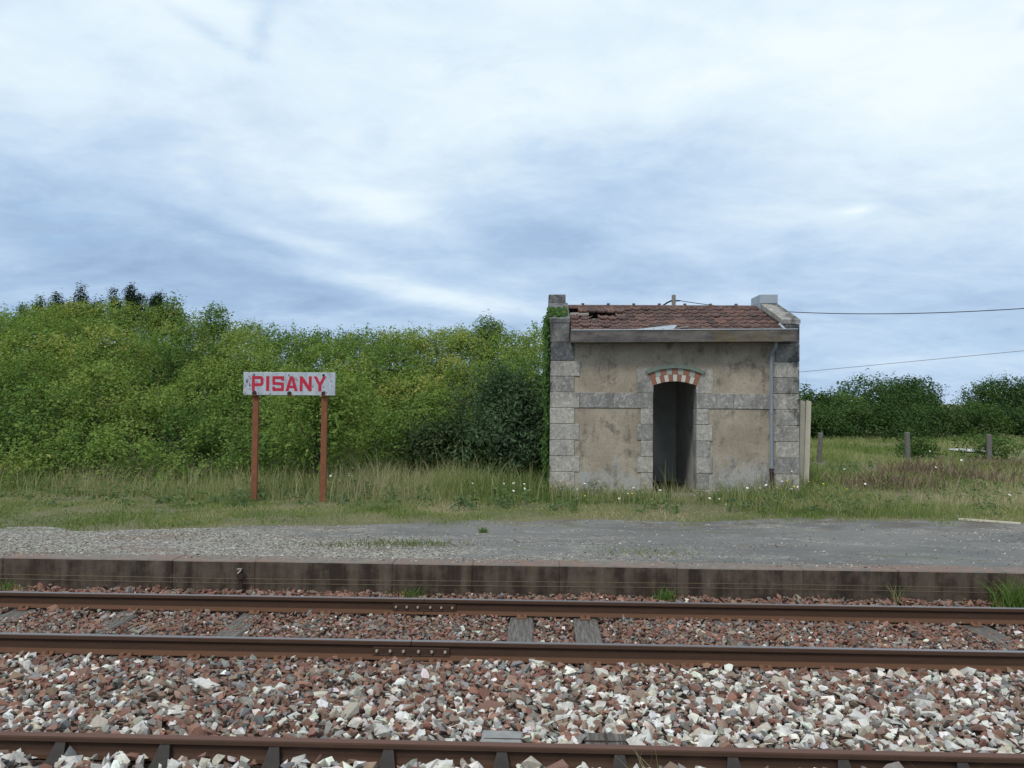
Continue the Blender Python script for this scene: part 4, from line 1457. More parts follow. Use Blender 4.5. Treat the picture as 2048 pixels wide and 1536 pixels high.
def sprigs(P, D, nl, length, rng, spread=0.35):
    """leaf positions along short shoots starting at P heading D"""
    n = len(P)
    D = D / np.linalg.norm(D, axis=1, keepdims=True)
    L = length * rng.uniform(0.5, 1.4, n)
    s = rng.random((n, nl))
    C = P[:, None, :] + D[:, None, :] * (s * L[:, None])[:, :, None]
    off = rng.normal(size=(n, nl, 3)) * (0.05 + 0.055 * (1 - s))[:, :, None] * (spread / 0.35)
    C = C + off
    Nn = off / (np.linalg.norm(off, axis=2, keepdims=True) + 1e-6) * 0.7 + D[:, None, :] * 0.4 + rng.normal(size=(n, nl, 3)) * 0.5 + np.array([0, -0.15, 0.75])
    return C.reshape(-1, 3), Nn.reshape(-1, 3)


def make_thicket():
    rng = np.random.default_rng(21)
    cs = []
    for j, x in enumerate(np.arange(-23, 4.6, 1.22)):
        f = float(front(x))
        for y in np.arange(f + 0.35 + (j % 2) * 0.6, 28.4, 1.22):
            cs.append((x + rng.uniform(-.4, .4), y + rng.uniform(-.4, .4)))
    cs = np.array(cs)
    cs = cs[~((cs[:, 0] > -0.5) & (cs[:, 1] < 22.2))]      # keep clear of the hut
    cs = cs[cs[:, 0] < 4.2]
    row = np.array([(x + rng.uniform(-.2, .2), 27.3 + rng.uniform(-.25, .25)) for x in np.arange(-22.5, 3.4, .62)])
    cs = np.concatenate([cs, row])
    rr = rng.uniform(0.72, 1.18, len(cs))
    rr[-len(row):] = rng.uniform(.5, .75, len(row))
    top = canopy(cs[:, 0], cs[:, 1]) + rng.normal(0, 0.24, len(cs)) * np.clip((27.2 - cs[:, 1]) / 3, .2, 1)
    top[-len(row):] = crest(row[:, 0]) + rng.normal(0, .07, len(row))
    front_d = cs[:, 1] - front(cs[:, 0])
    PP, DD, TT = [], [], []
    for (x, y), r, tz, fd in zip(cs, rr, top, front_d):
        na = int(np.interp(y, (16, 28), (390, 300)) * r * r)
        v = rng.normal(size=(na * 2, 3))
        v /= np.linalg.norm(v, axis=1, keepdims=True)
        v = v[(v[:, 2] > -0.55) & (v[:, 1] < 0.40)][:na]
        # sub-clumps: the crown bulges and folds
        nz = 0.5 * vnoise(v[:, 0] * 2.3 + x * 5, v[:, 2] * 2.3 + y * 3, 1.0, 8) + 0.5 * vnoise(v[:, 0] * 4.1 + x * 7, v[:, 2] * 4.1 + v[:, 1] * 3, 1.0, 9)
        rad_ = r * (0.44 + 0.96 * nz)
        P = np.array([x, y, tz - r * 1.0]) + v * rad_[:, None] * np.array([1, 1, 1.05])
        g = ground_h(P[:, 0], P[:, 1])
        ok = P[:, 2] > g + 0.02
        P, v, nz = P[ok], v[ok], nz[ok]
        PP.append(P)
        DD.append(v * 0.8 + np.array([0, -0.05, 0.6]) + rng.normal(size=v.shape) * 0.3)
        base = 0.37 + 0.50 * (fbm(x, y, 0.42, 60, 2) - 0.5) * 1.3 + rng.normal(0, .10)
        yel = rng.random(len(P)) < np.clip((vnoise(P[:, 0], P[:, 1] + P[:, 2], 0.9, 70) - 0.42) * 1.1, 0.02, 0.5)
        TT.append(base + rng.normal(0, .08, len(P)) + yel * 0.17 + (nz - .5) * 0.38)
        if fd < 1.6:                                  # skirt of lower growth
            k = int(130 * r)
            Q = np.stack([x + rng.normal(0, .6, k), y - 0.25 + rng.normal(0, .35, k), np.zeros(k)], -1)
            Q[:, 2] = ground_h(Q[:, 0], Q[:, 1]) + rng.uniform(0.05, 0.95, k) * (0.5 + vnoise(Q[:, 0], Q[:, 1], 1.1, 44))
            PP.append(Q)
            DD.append(np.array([0, -.4, .7]) + rng.normal(size=(k, 3)) * .45)
            TT.append(base - 0.02 + rng.normal(0, .08, k))
    P, D, T = np.concatenate(PP), np.concatenate(DD), np.concatenate(TT)
    # hollows where one looks into the shade under the leaves
    keep = np.ones(len(P), bool)
    for q in rng.choice(len(P), 110, replace=False):
        c0 = P[q] - np.array([0, .12, .05])
        if c0[1] > 26:
            continue
        d3 = (P - c0) / np.array([rng.uniform(.22, .6), .55, rng.uniform(.12, .30)])
        keep &= (d3 ** 2).sum(1) > 1 + rng.normal(0, .35, len(P))
    P, D, T = P[keep], D[keep], T[keep]
    nl = 8
    C, N = sprigs(P, D, nl, 0.26, rng, 0.33)
    tint = np.repeat(T, nl) + rng.normal(0, .07, len(C))
    # upright shoots along the skyline
    k = 420
    x = rng.uniform(-22, 3.2, k)
    y = rng.uniform(25.6, 28.3, k)
    z = canopy(x, y) + rng.uniform(-.55, -.12, k) + (rng.random(k) < .12) * .18
    C2, N2 = sprigs(np.stack([x, y, z], -1), np.stack([rng.normal(0, .22, k), rng.normal(0, .2, k), np.full(k, 1.0)], -1), 24, 0.5, rng, 0.30)
    t2 = np.repeat(rng.uniform(.2, .5, k), 24)
    o = leaves('thicket', np.concatenate([C, C2]), np.concatenate([N, N2]), 0.068, 0.045, np.concatenate([tint, t2]), MAT['leaf_thicket'], rng=rng)
    tag(o, 'dense green thicket of shrubs covering the bank behind the sign', 'thicket', kind='stuff')
    mb = MB()
    for _ in range(330):
        bx = rng.uniform(-17, 1.5)
        by = float(front(bx)) + rng.random() ** 1.3 * (27.8 - float(front(bx)))
        if bx > -.5 and by < 22.2:
            continue
        bz = float(canopy(bx, by))
        p0 = np.array([bx, by + .25, bz - rng.uniform(.8, 1.3)])
        d = np.array([rng.normal(0, .35), rng.normal(-.35, .2), 1.0])
        ln = rng.uniform(.7, 1.35)
        mb.tube([p0, p0 + d * ln * .5 + rng.normal(0, .05, 3), p0 + d * ln], [.016, .011, .004], 4, cap=False)
    mb.build('branches', MAT['twig'], o)


make_thicket()


def bush(name, label, cat, c, rx, ry, h, mat, n, leaf, seed, tint=0.45, group=None, stem_h=0.6, lobes=7, nl=9, spl=0.3, crown='crown', bare=0.12, trunk_r=0.05, spire=False):
    """shrub or tree: trunk with limbs, and a crown of leafy shoots in uneven lobes"""
    rng = np.random.default_rng(seed)
    gz = float(ground_h(c[0], c[1]))
    e = empty(name, (c[0], c[1], gz), label, cat, group)
    # lobes
    L = []
    for i in range(lobes):
        a = rng.uniform(0, 2 * math.pi)
        q = math.sqrt(rng.random()) * 0.62
        zz = rng.uniform(bare + .18, 0.80)
        L.append((c[0] + rx * q * math.cos(a), c[1] + ry * q * math.sin(a), gz + h * zz, rng.uniform(.34, .52) * (1.15 - 0.5 * max(0, zz - .5))))
    L.append((c[0] + rng.normal(0, .1) * rx, c[1], gz + h * 0.80, 0.30))
    if spire:
        L = [(c[0] + rx * rng.uniform(-1, 1), c[1] + ry * rng.uniform(-.6, .6), gz + h * rng.uniform(.50, .86), rng.uniform(.20, .32)) for _ in range(lobes)]
        L[0] = (c[0], c[1], gz + h * .86, .26)
    mb = MB()
    top = (c[0] + rng.normal(0, .05), c[1], gz + h * 0.62)
    mb.tube([(c[0], c[1], gz - .2), (c[0] + rng.normal(0, .04), c[1], gz + h * .3), top], [trunk_r, trunk_r * .75, trunk_r * .35], 7)
    for (x, y, z, r) in L:
        s = rng.uniform(.12, .45)
        b0 = (c[0], c[1], gz + h * s)
        mid = ((b0[0] + x) / 2 + rng.normal(0, .05) * rx, (b0[1] + y) / 2, (b0[2] + z) / 2 + rng.normal(0, .03) * h)
        mb.tube([b0, mid, (x, y, z)], [trunk_r * .5, trunk_r * .35, trunk_r * .12], 5)
    mb.build('trunk', MAT['bark'], e)
    PP, DD, TT = [], [], []
    for (x, y, z, r) in L:
        k = int(n / len(L))
        v = rng.normal(size=(k, 3))
        v /= np.linalg.norm(v, axis=1, keepdims=True)
        rr = rng.uniform(.45, 1.05, k) ** 0.6
        S3 = np.array([rx * r * 1.35, ry * r * 1.35, h * r * .62])
        P = np.array([x, y, z]) + v * rr[:, None] * S3
        if spire:
            u = rng.random(k)
            rc = (1 - u) ** .8 * r * .75 * (0.75 + .5 * np.sin(u * 16 + x * 5) ** 2) * np.sqrt(rng.random(k))
            an = rng.uniform(0, 2 * math.pi, k)
            P = np.stack([x + rc * np.cos(an), y + rc * np.sin(an), z - .75 + u * .95], -1)
        ok = (P[:, 2] > gz + h * bare * rng.uniform(.3, 1.2, k))
        PP.append(P[ok])
        DD.append((v * .8 + np.array([0, 0, .55]) + rng.normal(size=v.shape) * .3)[ok])
        TT.append(np.full(ok.sum(), tint + rng.normal(0, .10)))
    P, D, T = np.concatenate(PP), np.concatenate(DD), np.concatenate(TT)
    C, N = sprigs(P, D, nl, spl, rng, 0.35 * max(1.0, leaf[0] / .09))
    t = np.repeat(T, nl) + rng.normal(0, .10, len(C))
    leaves(crown, C, N, leaf[0], leaf[1], t, MAT[mat], e, rng)
    return e


bush('dark_shrub', 'dark grey-green bushy shrub growing against the ivy side of the hut', 'shrub', (-0.62, 18.35), 1.08, 0.8, 2.45, 'leaf_blue', 1150, (0.105, 0.034), 3, 0.42, None, lobes=10, nl=10, spl=.36, bare=.05)
bush('dark_shrub', 'low dark shrub between the thicket and the grey-green shrub', 'shrub', (-2.15, 18.7), 0.8, 0.6, 1.25, 'leaf_dark', 560, (0.085, 0.042), 4, 0.75, None, lobes=7, bare=.05)
bush('small_tree', 'small yellow-green tree with dark trunk seen between the sign posts', 'tree', (-4.75, 17.4), 1.0, 0.7, 2.3, 'leaf_thicket', 620, (0.085, 0.045), 6, 0.42, None, lobes=7, bare=.28, trunk_r=.07)
# dark tips standing above the thicket
for i, (x, h, lb) in enumerate(((-17.9, 5.3, 'dark pointed treetop at the frame edge above the thicket'), (-16.4, 5.75, 'dark pointed treetop second from the frame edge above the thicket'), (-14.6, 5.7, 'highest dark pointed treetop rising above the thicket'), (-13.6, 5.35, 'small dark treetop right of the highest treetop'))):
    gz = float(ground_h(x, 28.6))
    bush('evergreen_tree', lb, 'tree', (x, 28.9), 0.80 if i < 3 else 0.30, 0.5, h - gz + 0.42, 'leaf_dark', 1100, (0.062, 0.036), 80 + i, 0.35, 'dark treetops behind the thicket', lobes=11 if i < 3 else 5, nl=8, spl=.16, bare=.2, spire=True)
for i, (x, y, h, lb) in enumerate(((-12.5, 27.6, 5.25, 'pale leafy shoot cluster standing out of the thicket near the dark treetops'), (-10.95, 27.3, 5.0, 'forked leafy shoot cluster above the thicket left of the sign'), (-1.75, 27.4, 4.62, 'tall leafy tip above the thicket not far from the hut'))):
    gz = float(ground_h(x, y))
    bush('tall_shrub', lb, 'shrub', (x, y), 0.42, 0.4, h - gz, 'leaf_thicket', 170, (0.085, 0.045), 90 + i, 0.30, 'tall shoots above the thicket', lobes=5, bare=.55)

# ivy on the side of the hut and over the pier top


def make_ivy():
    rng = np.random.default_rng(33)
    n = 5200
    y = rng.uniform(16.78, 20.4, n)
    z = 0.2 + 3.75 * rng.random(n) ** 0.8
    topl = 3.62 + np.clip(y - 16.8, 0, 1.6) * .3
    k = z < topl
    y, z = y[k], z[k]
    x = 0.185 - np.abs(rng.normal(0.03, .035, len(y))) * (.6 + 1.1 * vnoise(y, z, 1.4, 3)) - .01
    C = np.stack([x, y, z], -1)
    N = np.stack([np.full(len(x), -1.0), rng.normal(-.5, .4, len(x)), rng.normal(.4, .4, len(x))], -1)
    m = 260
    C2 = np.stack([rng.uniform(.14, .54, m), rng.uniform(16.9, 17.75, m), np.zeros(m)], -1)
    C2[:, 2] = 3.74 + (C2[:, 1] - 16.8) * .318 + np.abs(rng.normal(.02, .02, m))
    keep = rng.random(m) < np.clip(1.35 - (C2[:, 0] - .14) * 2.4, .15, 1)
    C2 = C2[keep]
    N2 = np.stack([rng.normal(0, .4, len(C2)), rng.normal(-.6, .3, len(C2)), np.full(len(C2), .8)], -1)
    C, N = np.concatenate([C, C2]), np.concatenate([N, N2])
    e = empty('ivy', (0.15, 17.2, 0.2), 'green ivy climbing the shaded side wall of the hut up to its pier top', 'ivy')
    mb = MB()
    for yy in (16.95, 17.4, 17.9, 18.6, 19.3):
        pts = [(0.19 + rng.uniform(-.004, .004), yy + rng.normal(0, .08), z) for z in np.arange(.1, 3.7, .3)]
        mb.tube(pts, [.016 * (1 - i / 16) for i in range(len(pts))], 5)
    mb.build('vine_stem', MAT['bark'], e)
    leaves('foliage', C, N, .085, .075, .5 + rng.normal(0, .2, len(C)), MAT['leaf_ivy'], e, rng)


make_ivy()

# trees beyond the field
TREES = [
    (13.9, 43.5, 2.6, 3.15, 'rounded dark tree just past the corner of the hut'),
    (15.9, 45.0, 1.5, 2.55, 'low light green tree between the hut corner and the big dark tree'),
    (19.0, 48.0, 3.2, 4.15, 'broadest dark tree in the middle of the far hedge'),
    (21.4, 50.0, 1.9, 3.9, 'dark tree on the shoulder of the broadest far tree'),
    (24.6, 54.0, 1.0, 2.5, 'thin pale tree in the dip of the far hedge'),
    (27.8, 52.0, 2.3, 4.1, 'dark tree right of the dip in the far hedge'),
    (30.4, 52.0, 2.8, 4.1, 'tall dark tree at the frame edge of the far hedge'),
    (34.4, 53.0, 3.0, 4.1, 'dark tree last in the row of the far hedge'),
]
for i, (x, y, r, h, lb) in enumerate(TREES):
    h *= .77
    bush('far_tree', lb, 'tree', (x, y), r, r * .8, h, 'leaf_tree', 1050, (.135, .08), 120 + i, (.42, .66, .30, .24, .72, .36, .22, .4)[i], 'trees along the far side of the field', lobes=8, nl=9, spl=.5, bare=.10, trunk_r=.14)
HEDGE = [(12.9, 40.5, 1.5, 1.6), (15.0, 41.5, 1.7, 1.9), (17.4, 42.0, 1.8, 2.0), (19.8, 43.0, 1.8, 1.9), (22.2, 43.5, 1.8, 2.1), (24.6, 44.0, 1.8, 1.9), (27.0, 44.5, 1.9, 2.2), (29.5, 45.0, 1.8, 2.1)]
for i, (x, y, r, h) in enumerate(HEDGE):
    h *= .85
    bush('hedge_shrub', ('first', 'second', 'third', 'fourth', 'fifth', 'sixth', 'seventh', 'eighth')[i] + ' dark green shrub of the far hedge counted from the hut', 'shrub', (x, y), r, r * .7, h, 'leaf_tree', 620, (.115, .07), 150 + i, .36 + .12 * math.sin(i * 2.1), 'shrubs in front of the far trees', lobes=8, nl=9, spl=.42, bare=.03)
for i, (x, y, r, h, lb) in enumerate(((14.9, 28.2, 1.2, .75, 'low dark bush beside the third fence post'), (12.6, 28.6, .8, .6, 'low dark bush behind the middle fence post'))):
    bush('low_bush', lb, 'bush', (x, y), r, r * .6, h, 'leaf_tree', 170, (.10, .05), 170 + i, .5, 'low bushes by the fence', lobes=6, nl=9, spl=.3, bare=.02)


def blades(name, x, y, z, h, w, tint, mat, lean=0.3, rng=RNG, parent=None):
    n = len(x)
    a = rng.uniform(0, 2 * math.pi, n)
    d = np.stack([np.cos(a), np.sin(a), np.zeros(n)], -1)
    f = rng.uniform(0, 2 * math.pi, n)
    s = np.stack([np.cos(f), np.sin(f) * .5, np.zeros(n)], -1)
    B = np.stack([x, y, z], -1)
    ln = (h * lean * rng.normal(1, .6, n))[:, None]
    up = np.array([0, 0, 1.0])
    w = (w * rng.uniform(.6, 1.3, n))[:, None]
    v0, v1 = B - s * w / 2, B + s * w / 2
    mid = B + up * (h * .58)[:, None] + d * ln * .35
    v2, v3 = mid + s * w * .4, mid - s * w * .4
    tip = B + up * h[:, None] + d * ln
    v4, v5 = tip + s * w * .12, tip - s * w * .12
    V = np.stack([v0, v1, v2, v3, v4, v5], 1).reshape(-1, 3)
    k = np.arange(n)[:, None] * 6
    F = np.concatenate([k + np.array([[0, 1, 2, 3]]), k + np.array([[3, 2, 4, 5]])], 1).reshape(-1, 4)
    return np_mesh(name, V, F, mat, face_attr=np.repeat(np.clip(tint, 0, 1), 2), parent=parent)


def in_hut(x, y, pad=0.0):
    return (x > .17 - pad) & (x < 5.19 + pad) & (y > HY - .03 - pad) & (y < 20.8)


def make_grass():
    rng = np.random.default_rng(77)
    # short turf between asphalt and the long grass
    n = 120000
    x, y = rng.uniform(-12, 11, n), rng.uniform(11.0, 15.8, n)
    e = asphalt_edge(x)
    dens = np.clip(np.maximum((y - e + .05) * 3.0, (fbm(x, y, 1.7, 81, 3) - .52) * 4 * np.clip((y - e + .9), 0, 1)), 0, 1) * (0.25 + 0.75 * np.clip((fbm(x, y, 1.2, 80, 3) - .36) * 5, 0, 1)) * np.where(y < 14.6, 1.0, .6)
    k = (rng.random(n) < dens) & (x > -.67 * y - .8) & (x < .58 * y + .8) & ~in_hut(x, y)
    x, y = x[k], y[k]
    tint = .58 + (fbm(x, y, .8, 82, 3) - .5) * 1.1 + rng.normal(0, .12, len(x))
    h = rng.uniform(.015, .06, len(x)) * (0.5 + 1.1 * vnoise(x, y, 1.0, 83))
    o = blades('short_grass', x, y, ground_h(x, y), h, .013, tint, MAT['grass'], .5, rng)
    tag(o, 'short mossy grass along the back of the platform', 'grass', kind='stuff')
    # long grass on the left, in front of the thicket and round the hut
    n = 95000
    x, y = rng.uniform(-14, 6.2, n), rng.uniform(13.6, 20.0, n)
    f0 = np.interp(x, (-14, -9, -6.2, -5.4, -3.8, -1, 0.2, 2.2, 3.0, 4.0, 5.3, 6.2), (15.0, 15.0, 15.1, 15.3, 15.25, 14.9, 14.7, 14.9, 15.5, 14.4, 14.0, 14.1)) + (vnoise(x, y, 1.1, 84) - .5) * .9
    dens = np.clip((y - f0) * 1.6, 0, 1) * (0.35 + .65 * np.clip((fbm(x, y, .9, 85, 2) - .3) * 4, 0, 1))
    dens = np.where(y > front(x) + .6, 0, dens)
    dens = np.where((x > 2.35) & (x < 3.2) & (y > 15.9), dens * .45, dens)
    k = (rng.random(n) < dens) & ~in_hut(x, y, .03) & (x > -.67 * y - .8)
    x, y = x[k], y[k]
    hm = np.interp(x, (-14, -7, -2, 0, 1, 6), (.36, .33, .36, .30, .24, .27)) * np.where(y > 16, 1.12, .9)
    h = hm * rng.lognormal(-.28, .38, len(x)) * (.45 + 1.0 * fbm(x, y, .8, 86, 2))
    h = np.where((y < f0[k] + .5), h * .55, h)
    tint = .46 + (fbm(x, y, .7, 87, 3) - .5) * 1.1 + rng.normal(0, .12, len(x)) + np.where(x < -.3, .12, .06)
    o = blades('tall_grass', x, y, ground_h(x, y), h, .011, tint, MAT['grass'], .42, rng)
    tag(o, 'tall dry-tipped grass in front of the thicket and around the hut', 'grass', kind='stuff')
    n = 3400
    x, y = rng.uniform(-13, 6.0, n), rng.uniform(14.9, 18.6, n)
    k = ~in_hut(x, y, .05) & (y < front(x) + .3) & (rng.random(n) < np.clip((vnoise(x, y, .8, 95) - .3) * 3, .05, 1)) & ~((x > 2.3) & (x < 3.2) & (y > 15.8))
    x, y = x[k], y[k]
    h = rng.uniform(.30, .66, len(x))
    h = np.where(x > 0, h * .75, h)
    o = blades('seed_stalks', x, y, ground_h(x, y), h, .009, rng.uniform(.70, 1.0, len(x)), MAT['grass'], .28, rng)
    tag(o, 'straw-coloured seed stalks standing above the tall grass', 'grass', kind='stuff')
    # the field on the right
    n = 120000
    y = 13.8 + 30 * rng.random(n) ** 1.7
    x = rng.uniform(5.1, 34, n)
    k = (x < .585 * y + 1.2) & (x > .29 * y - .3) & ~in_hut(x, y, .05)
    bare = fbm(x, y, .5, 88, 3)
    k &= rng.random(n) < np.clip((bare - .33) * 6, .12, 1)
    k &= ~(((x > 16.0) & (x < 17.6) & (y > 31.4) & (y < 34)) | ((x > 18.8) & (y > 30.4) & (y < 33.8)))
    x, y = x[k], y[k]
    h = (.07 + .28 * vnoise(x, y, .55, 89)) * rng.uniform(.5, 1.3, len(x))
    h = np.where((y < 15.4), h * .55, h)
    h = np.where((x > 14.8) & (y > 26.5) & (y < 34), h * .22, h)
    tint = .61 + (fbm(x, y, .45, 90, 3) - .5) * 1.2 + rng.normal(0, .12, len(x))
    o = blades('field_grass', x, y, ground_h(x, y), h, .010 + .0009 * (y - 13), tint, MAT['grass'], .4, rng)
    tag(o, 'rough grass covering the field beyond the hut', 'grass', kind='stuff')
    # broad-leaved weeds low in the verge
    m = 520
    wx = np.concatenate([rng.uniform(-11, 6, 300), rng.uniform(5.3, 15, 220)])
    wy = np.concatenate([rng.uniform(14.0, 17.2, 300), rng.uniform(14.0, 25, 220)])
    k = ~in_hut(wx, wy, .12)
    wx, wy = wx[k], wy[k]
    nlf = 16
    m = len(wx)
    ang = rng.uniform(0, 2 * math.pi, (m, nlf))
    rr = rng.uniform(.02, .16, (m, nlf)) * rng.uniform(.6, 1.5, (m, 1))
    C = np.stack([wx[:, None] + rr * np.cos(ang), wy[:, None] + rr * np.sin(ang), ground_h(wx, wy)[:, None] + rng.uniform(.02, .22, (m, nlf)) * rng.uniform(.4, 1.4, (m, 1))], -1).reshape(-1, 3)
    N = np.stack([np.cos(ang) * .5, np.sin(ang) * .5 - .3, np.full((m, nlf), .8)], -1).reshape(-1, 3) + rng.normal(0, .25, (m * nlf, 3))
    o = leaves('verge_weeds', C, N, .085, .038, np.repeat(rng.uniform(0, 1, m), nlf) * .7 + rng.normal(.1, .08, m * nlf), MAT['leaf_verge'], rng=rng)
    tag(o, 'broad-leaved weeds scattered low in the grassy verge', 'weeds', kind='stuff')
    # reddish weeds in drifts
    X, Y = [], []
    for (cx, cy, sx, sy, m) in ((9.9, 22.2, .6, .8, 420), (13.2, 23.6, 1.6, .7, 520), (7.9, 18.6, .8, .5, 260), (10.4, 20.2, .7, .6, 260), (16.2, 24.2, 1.4, .8, 300), (6.4, 18.0, .6, .4, 120)):
        X.append(rng.normal(cx, sx * .7, m))
        Y.append(rng.normal(cy, sy * .7, m))
    x, y = np.concatenate(X), np.concatenate(Y)
    k = ~in_hut(x, y, .1)
    x, y = x[k], y[k]
    h = rng.uniform(.15, .48, len(x))
    o = blades('reddish_weeds', x, y, ground_h(x, y), h, .028, rng.random(len(x)), MAT['red_weed'], .45, rng)
    tag(o, 'reddish brown dried weeds in drifts across the field', 'weeds', kind='stuff')


make_grass()


def tuft(x, y, z, n, r, hmin, hmax, label, seed, mat='grass_bright', w=.012, lean=.7, group='green tufts by the platform'):
    rng = np.random.default_rng(seed)
    xx, yy = rng.normal(x, r, n), rng.normal(y, r * .4, n)
    o = blades('grass_tuft', xx - x, np.minimum(yy, 9.44) - y if y < 9.5 else yy - y, np.zeros(n), rng.uniform(hmin, hmax, n), w, rng.random(n), MAT[mat], lean, rng)
    o.location = (x, y, z)
    tag(o, label, 'grass tuft', group, 'stuff' if 'patch' in label or 'sparse' in label else None)


tuft(1.42, 9.33, -.14, 90, .07, .05, .15, 'small bright green tuft at the platform foot in front of the hut', 1)
tuft(5.20, 9.25, -.14, 220, .13, .10, .36, 'big bright green tuft at the platform foot by the frame edge', 2)
tuft(-1.45, 9.32, -.14, 60, .10, .05, .14, 'sparse green tuft at the platform foot above the rail joint', 3)
tuft(-6.05, 9.30, -.14, 60, .10, .05, .12, 'sparse green tuft at the platform foot near the frame edge', 4)
tuft(3.95, 9.38, -.14, 26, .03, .08, .26, 'thin dry weed at the platform foot between the two green tufts', 5, 'grass', .008, .35)
tuft(-1.75, 10.72, .2, 420, .34, .02, .06, 'long patch of moss and grass in the platform grit', 6, 'grass_moss', .012, .6, 'grass patches on the platform')
tuft(-2.55, 10.55, .2, 120, .22, .015, .045, 'thin patch of grass in the grit left of the mossy patch', 7, 'grass_moss', .012, .6, 'grass patches on the platform')
tuft(1.35, 10.4, .2, 200, .35, .015, .04, 'sparse yellowish patch of grass in the grit before the hut', 8, 'grass', .012, .6, 'grass patches on the platform')
tuft(-0.80, 11.75, .2, 40, .03, .04, .10, 'single small green plant growing from the asphalt', 9, 'grass_bright', .015, .6, 'grass patches on the platform')
tuft(0.62, 4.72, -.10, 16, .07, .10, .24, 'dry weed stalks in front of the near rail', 10, 'grass', .004, .5, 'dry weeds by the near rail')
tuft(2.1, 4.75, -.10, 14, .10, .08, .18, 'dry straw lying against the near rail', 11, 'grass', .004, 1.2, 'dry weeds by the near rail')
tuft(2.55, 16.55, .2, 10, .06, .35, .75, 'tall dry grass stems in the doorway of the hut', 12, 'grass', .012, .35, 'grass at the doorway')
tuft(4.82, 16.62, .2, 60, .10, .12, .42, 'dark green weed growing at the foot of the downpipe', 13, 'grass', .02, .5, 'grass at the doorway')


def head_mesh(name, r, mat, dome):
    mb = MB()
    n = 9
    V = [(0, 0, dome)] + [(r * (1 + .15 * (k % 2)) * math.cos(2 * math.pi * k / n), r * (1 + .15 * (k % 2)) * math.sin(2 * math.pi * k / n), 0) for k in range(n)] + [(0, 0, -dome * .8)]
    F = [(0, 1 + k, 1 + (k + 1) % n) for k in range(n)] + [(n + 1, 1 + (k + 1) % n, 1 + k) for k in range(n)]
    me = mb.add(V, F).mesh(name)
    me.materials.append(mat)
    return me


def stem_mesh():
    me = MB().tube([(0, 0, 0), (.01, .005, .5), (0, 0, 1)], .004, 4).mesh('stem')
    me.materials.append(MAT['stem'])
    return me


WH = head_mesh('flower_head', .030, MAT['white_flower'], .010)
YH = head_mesh('flower_head', .022, MAT['yellow_flower'], .014)
SM = stem_mesh()


def flowers(name, head, pts, label, group):
    for (x, y, z) in pts:
        g = float(ground_h(x, y))
        e = empty(name, (x, y, g), label, 'flower', group)
        sc = random.uniform(.5, .95) * (1 + max(0, y - 18) * .03)
        for me, loc, s in ((SM, (0, 0, 0), (1, 1, max(.05, z - g))), (head, (0, 0, z - g), (sc, sc, sc))):
            o = bpy.data.objects.new(me.name.split('.')[0], me)
            COL.objects.link(o)
            o.parent = e
            o.location = loc
            o.scale = s
            if me is head:
                o.rotation_euler = (random.uniform(.1, .7), random.gauss(0, .25), 0)


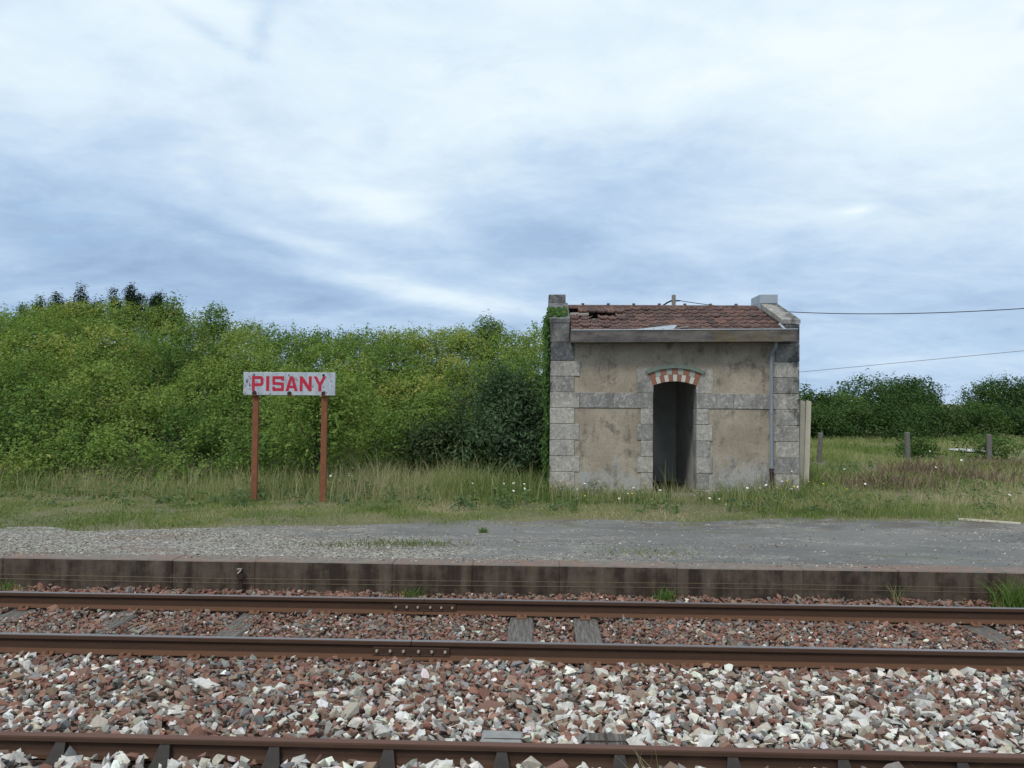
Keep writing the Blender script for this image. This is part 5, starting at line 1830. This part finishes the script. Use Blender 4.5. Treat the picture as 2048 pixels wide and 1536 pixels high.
WHITE_L = [(-4.72, 18.9, .53), (-4.4, 18.6, .58), (-4.4, 18.2, .56), (-4.17, 18.3, .55), (-4.35, 17.2, .52), (-4.3, 16.9, .5), (-4.0, 17.2, .52), (-3.9, 16.8, .52), (-3.86, 16.9, .5), (-3.95, 16.2, .48)]
WHITE_M = [(-1.32, 16.1, .46), (-.70, 16.0, .47), (-.52, 16.2, .46), (-.31, 16.0, .47), (-.29, 15.8, .40), (-.5, 15.5, .39), (.88, 16.5, .44), (.72, 16.2, .36), (.70, 15.6, .26), (1.47, 15.5, .27), (1.66, 15.8, .33), (2.30, 16.0, .38), (2.07, 15.5, .26), (1.83, 16.4, .38)]
WHITE_R = [(3.18, 15.7, .27), (3.35, 15.7, .26), (3.38, 15.3, .21), (4.05, 16.4, .40), (4.30, 16.4, .40), (4.44, 16.5, .45), (4.45, 16.2, .34), (4.48, 15.9, .30), (4.98, 16.5, .44), (5.05, 16.5, .42), (4.90, 16.4, .39), (4.78, 16.6, .52), (4.97, 16.6, .72)]
WHITE_F = [(11.4, 22.9, .55), (9.6, 20.5, .53), (15.6, 26.1, .48), (11.9, 25.8, .62), (11.4, 19.9, .35), (9.8, 18.6, .31), (13.5, 18.0, .34), (9.3, 16.8, .28), (9.6, 15.9, .25), (13.5, 22, .5), (7.4, 20.5, .46), (6.9, 17.9, .36), (5.65, 15.9, .30), (13.2, 17.6, .34), (9.2, 16.6, .30)]
YELL_M = [(1.15, 16.4, .50), (2.05, 16.4, .47), (1.75, 15.9, .32), (.84, 15.6, .30)]
YELL_R = [(4.85, 16.5, .53), (4.95, 16.4, .44), (4.60, 16.3, .42), (4.68, 16.3, .41), (4.05, 15.7, .28), (4.48, 15.4, .25), (4.66, 15.5, .28), (4.68, 15.3, .24), (5.3, 16.6, .52), (5.55, 16.5, .49), (5.6, 16.4, .42), (5.75, 16.2, .36), (5.35, 15.0, .26)]
YELL_F = [(5.9, 16.2, .42), (5.3, 14.8, .25), (8.6, 14.9, .24), (8.0, 14.6, .22), (9.9, 15.2, .22), (6.3, 16.8, .44), (-4.65, 16.6, .52), (-2.5, 18.4, .55), (-2.9, 17.8, .58)]
flowers('white_wildflower', WH, WHITE_L, 'small white wildflower in the tall grass beside the sign post', 'white flowers beside the sign')
flowers('white_wildflower', WH, WHITE_M, 'small white wildflower in the grass left of the hut door', 'white flowers left of the hut door')
flowers('white_wildflower', WH, WHITE_R, 'small white wildflower in the grass below the downpipe wall', 'white flowers right of the hut door')
flowers('white_wildflower', WH, WHITE_F, 'small white wildflower out in the rough field grass', 'white flowers in the field')
flowers('yellow_wildflower', YH, YELL_M, 'small yellow wildflower in the grass left of the hut door', 'yellow flowers left of the hut door')
flowers('yellow_wildflower', YH, YELL_R, 'small yellow wildflower in the grass near the downpipe', 'yellow flowers near the downpipe')
flowers('yellow_wildflower', YH, YELL_F, 'small yellow wildflower away from the hut in open grass', 'yellow flowers in open grass')
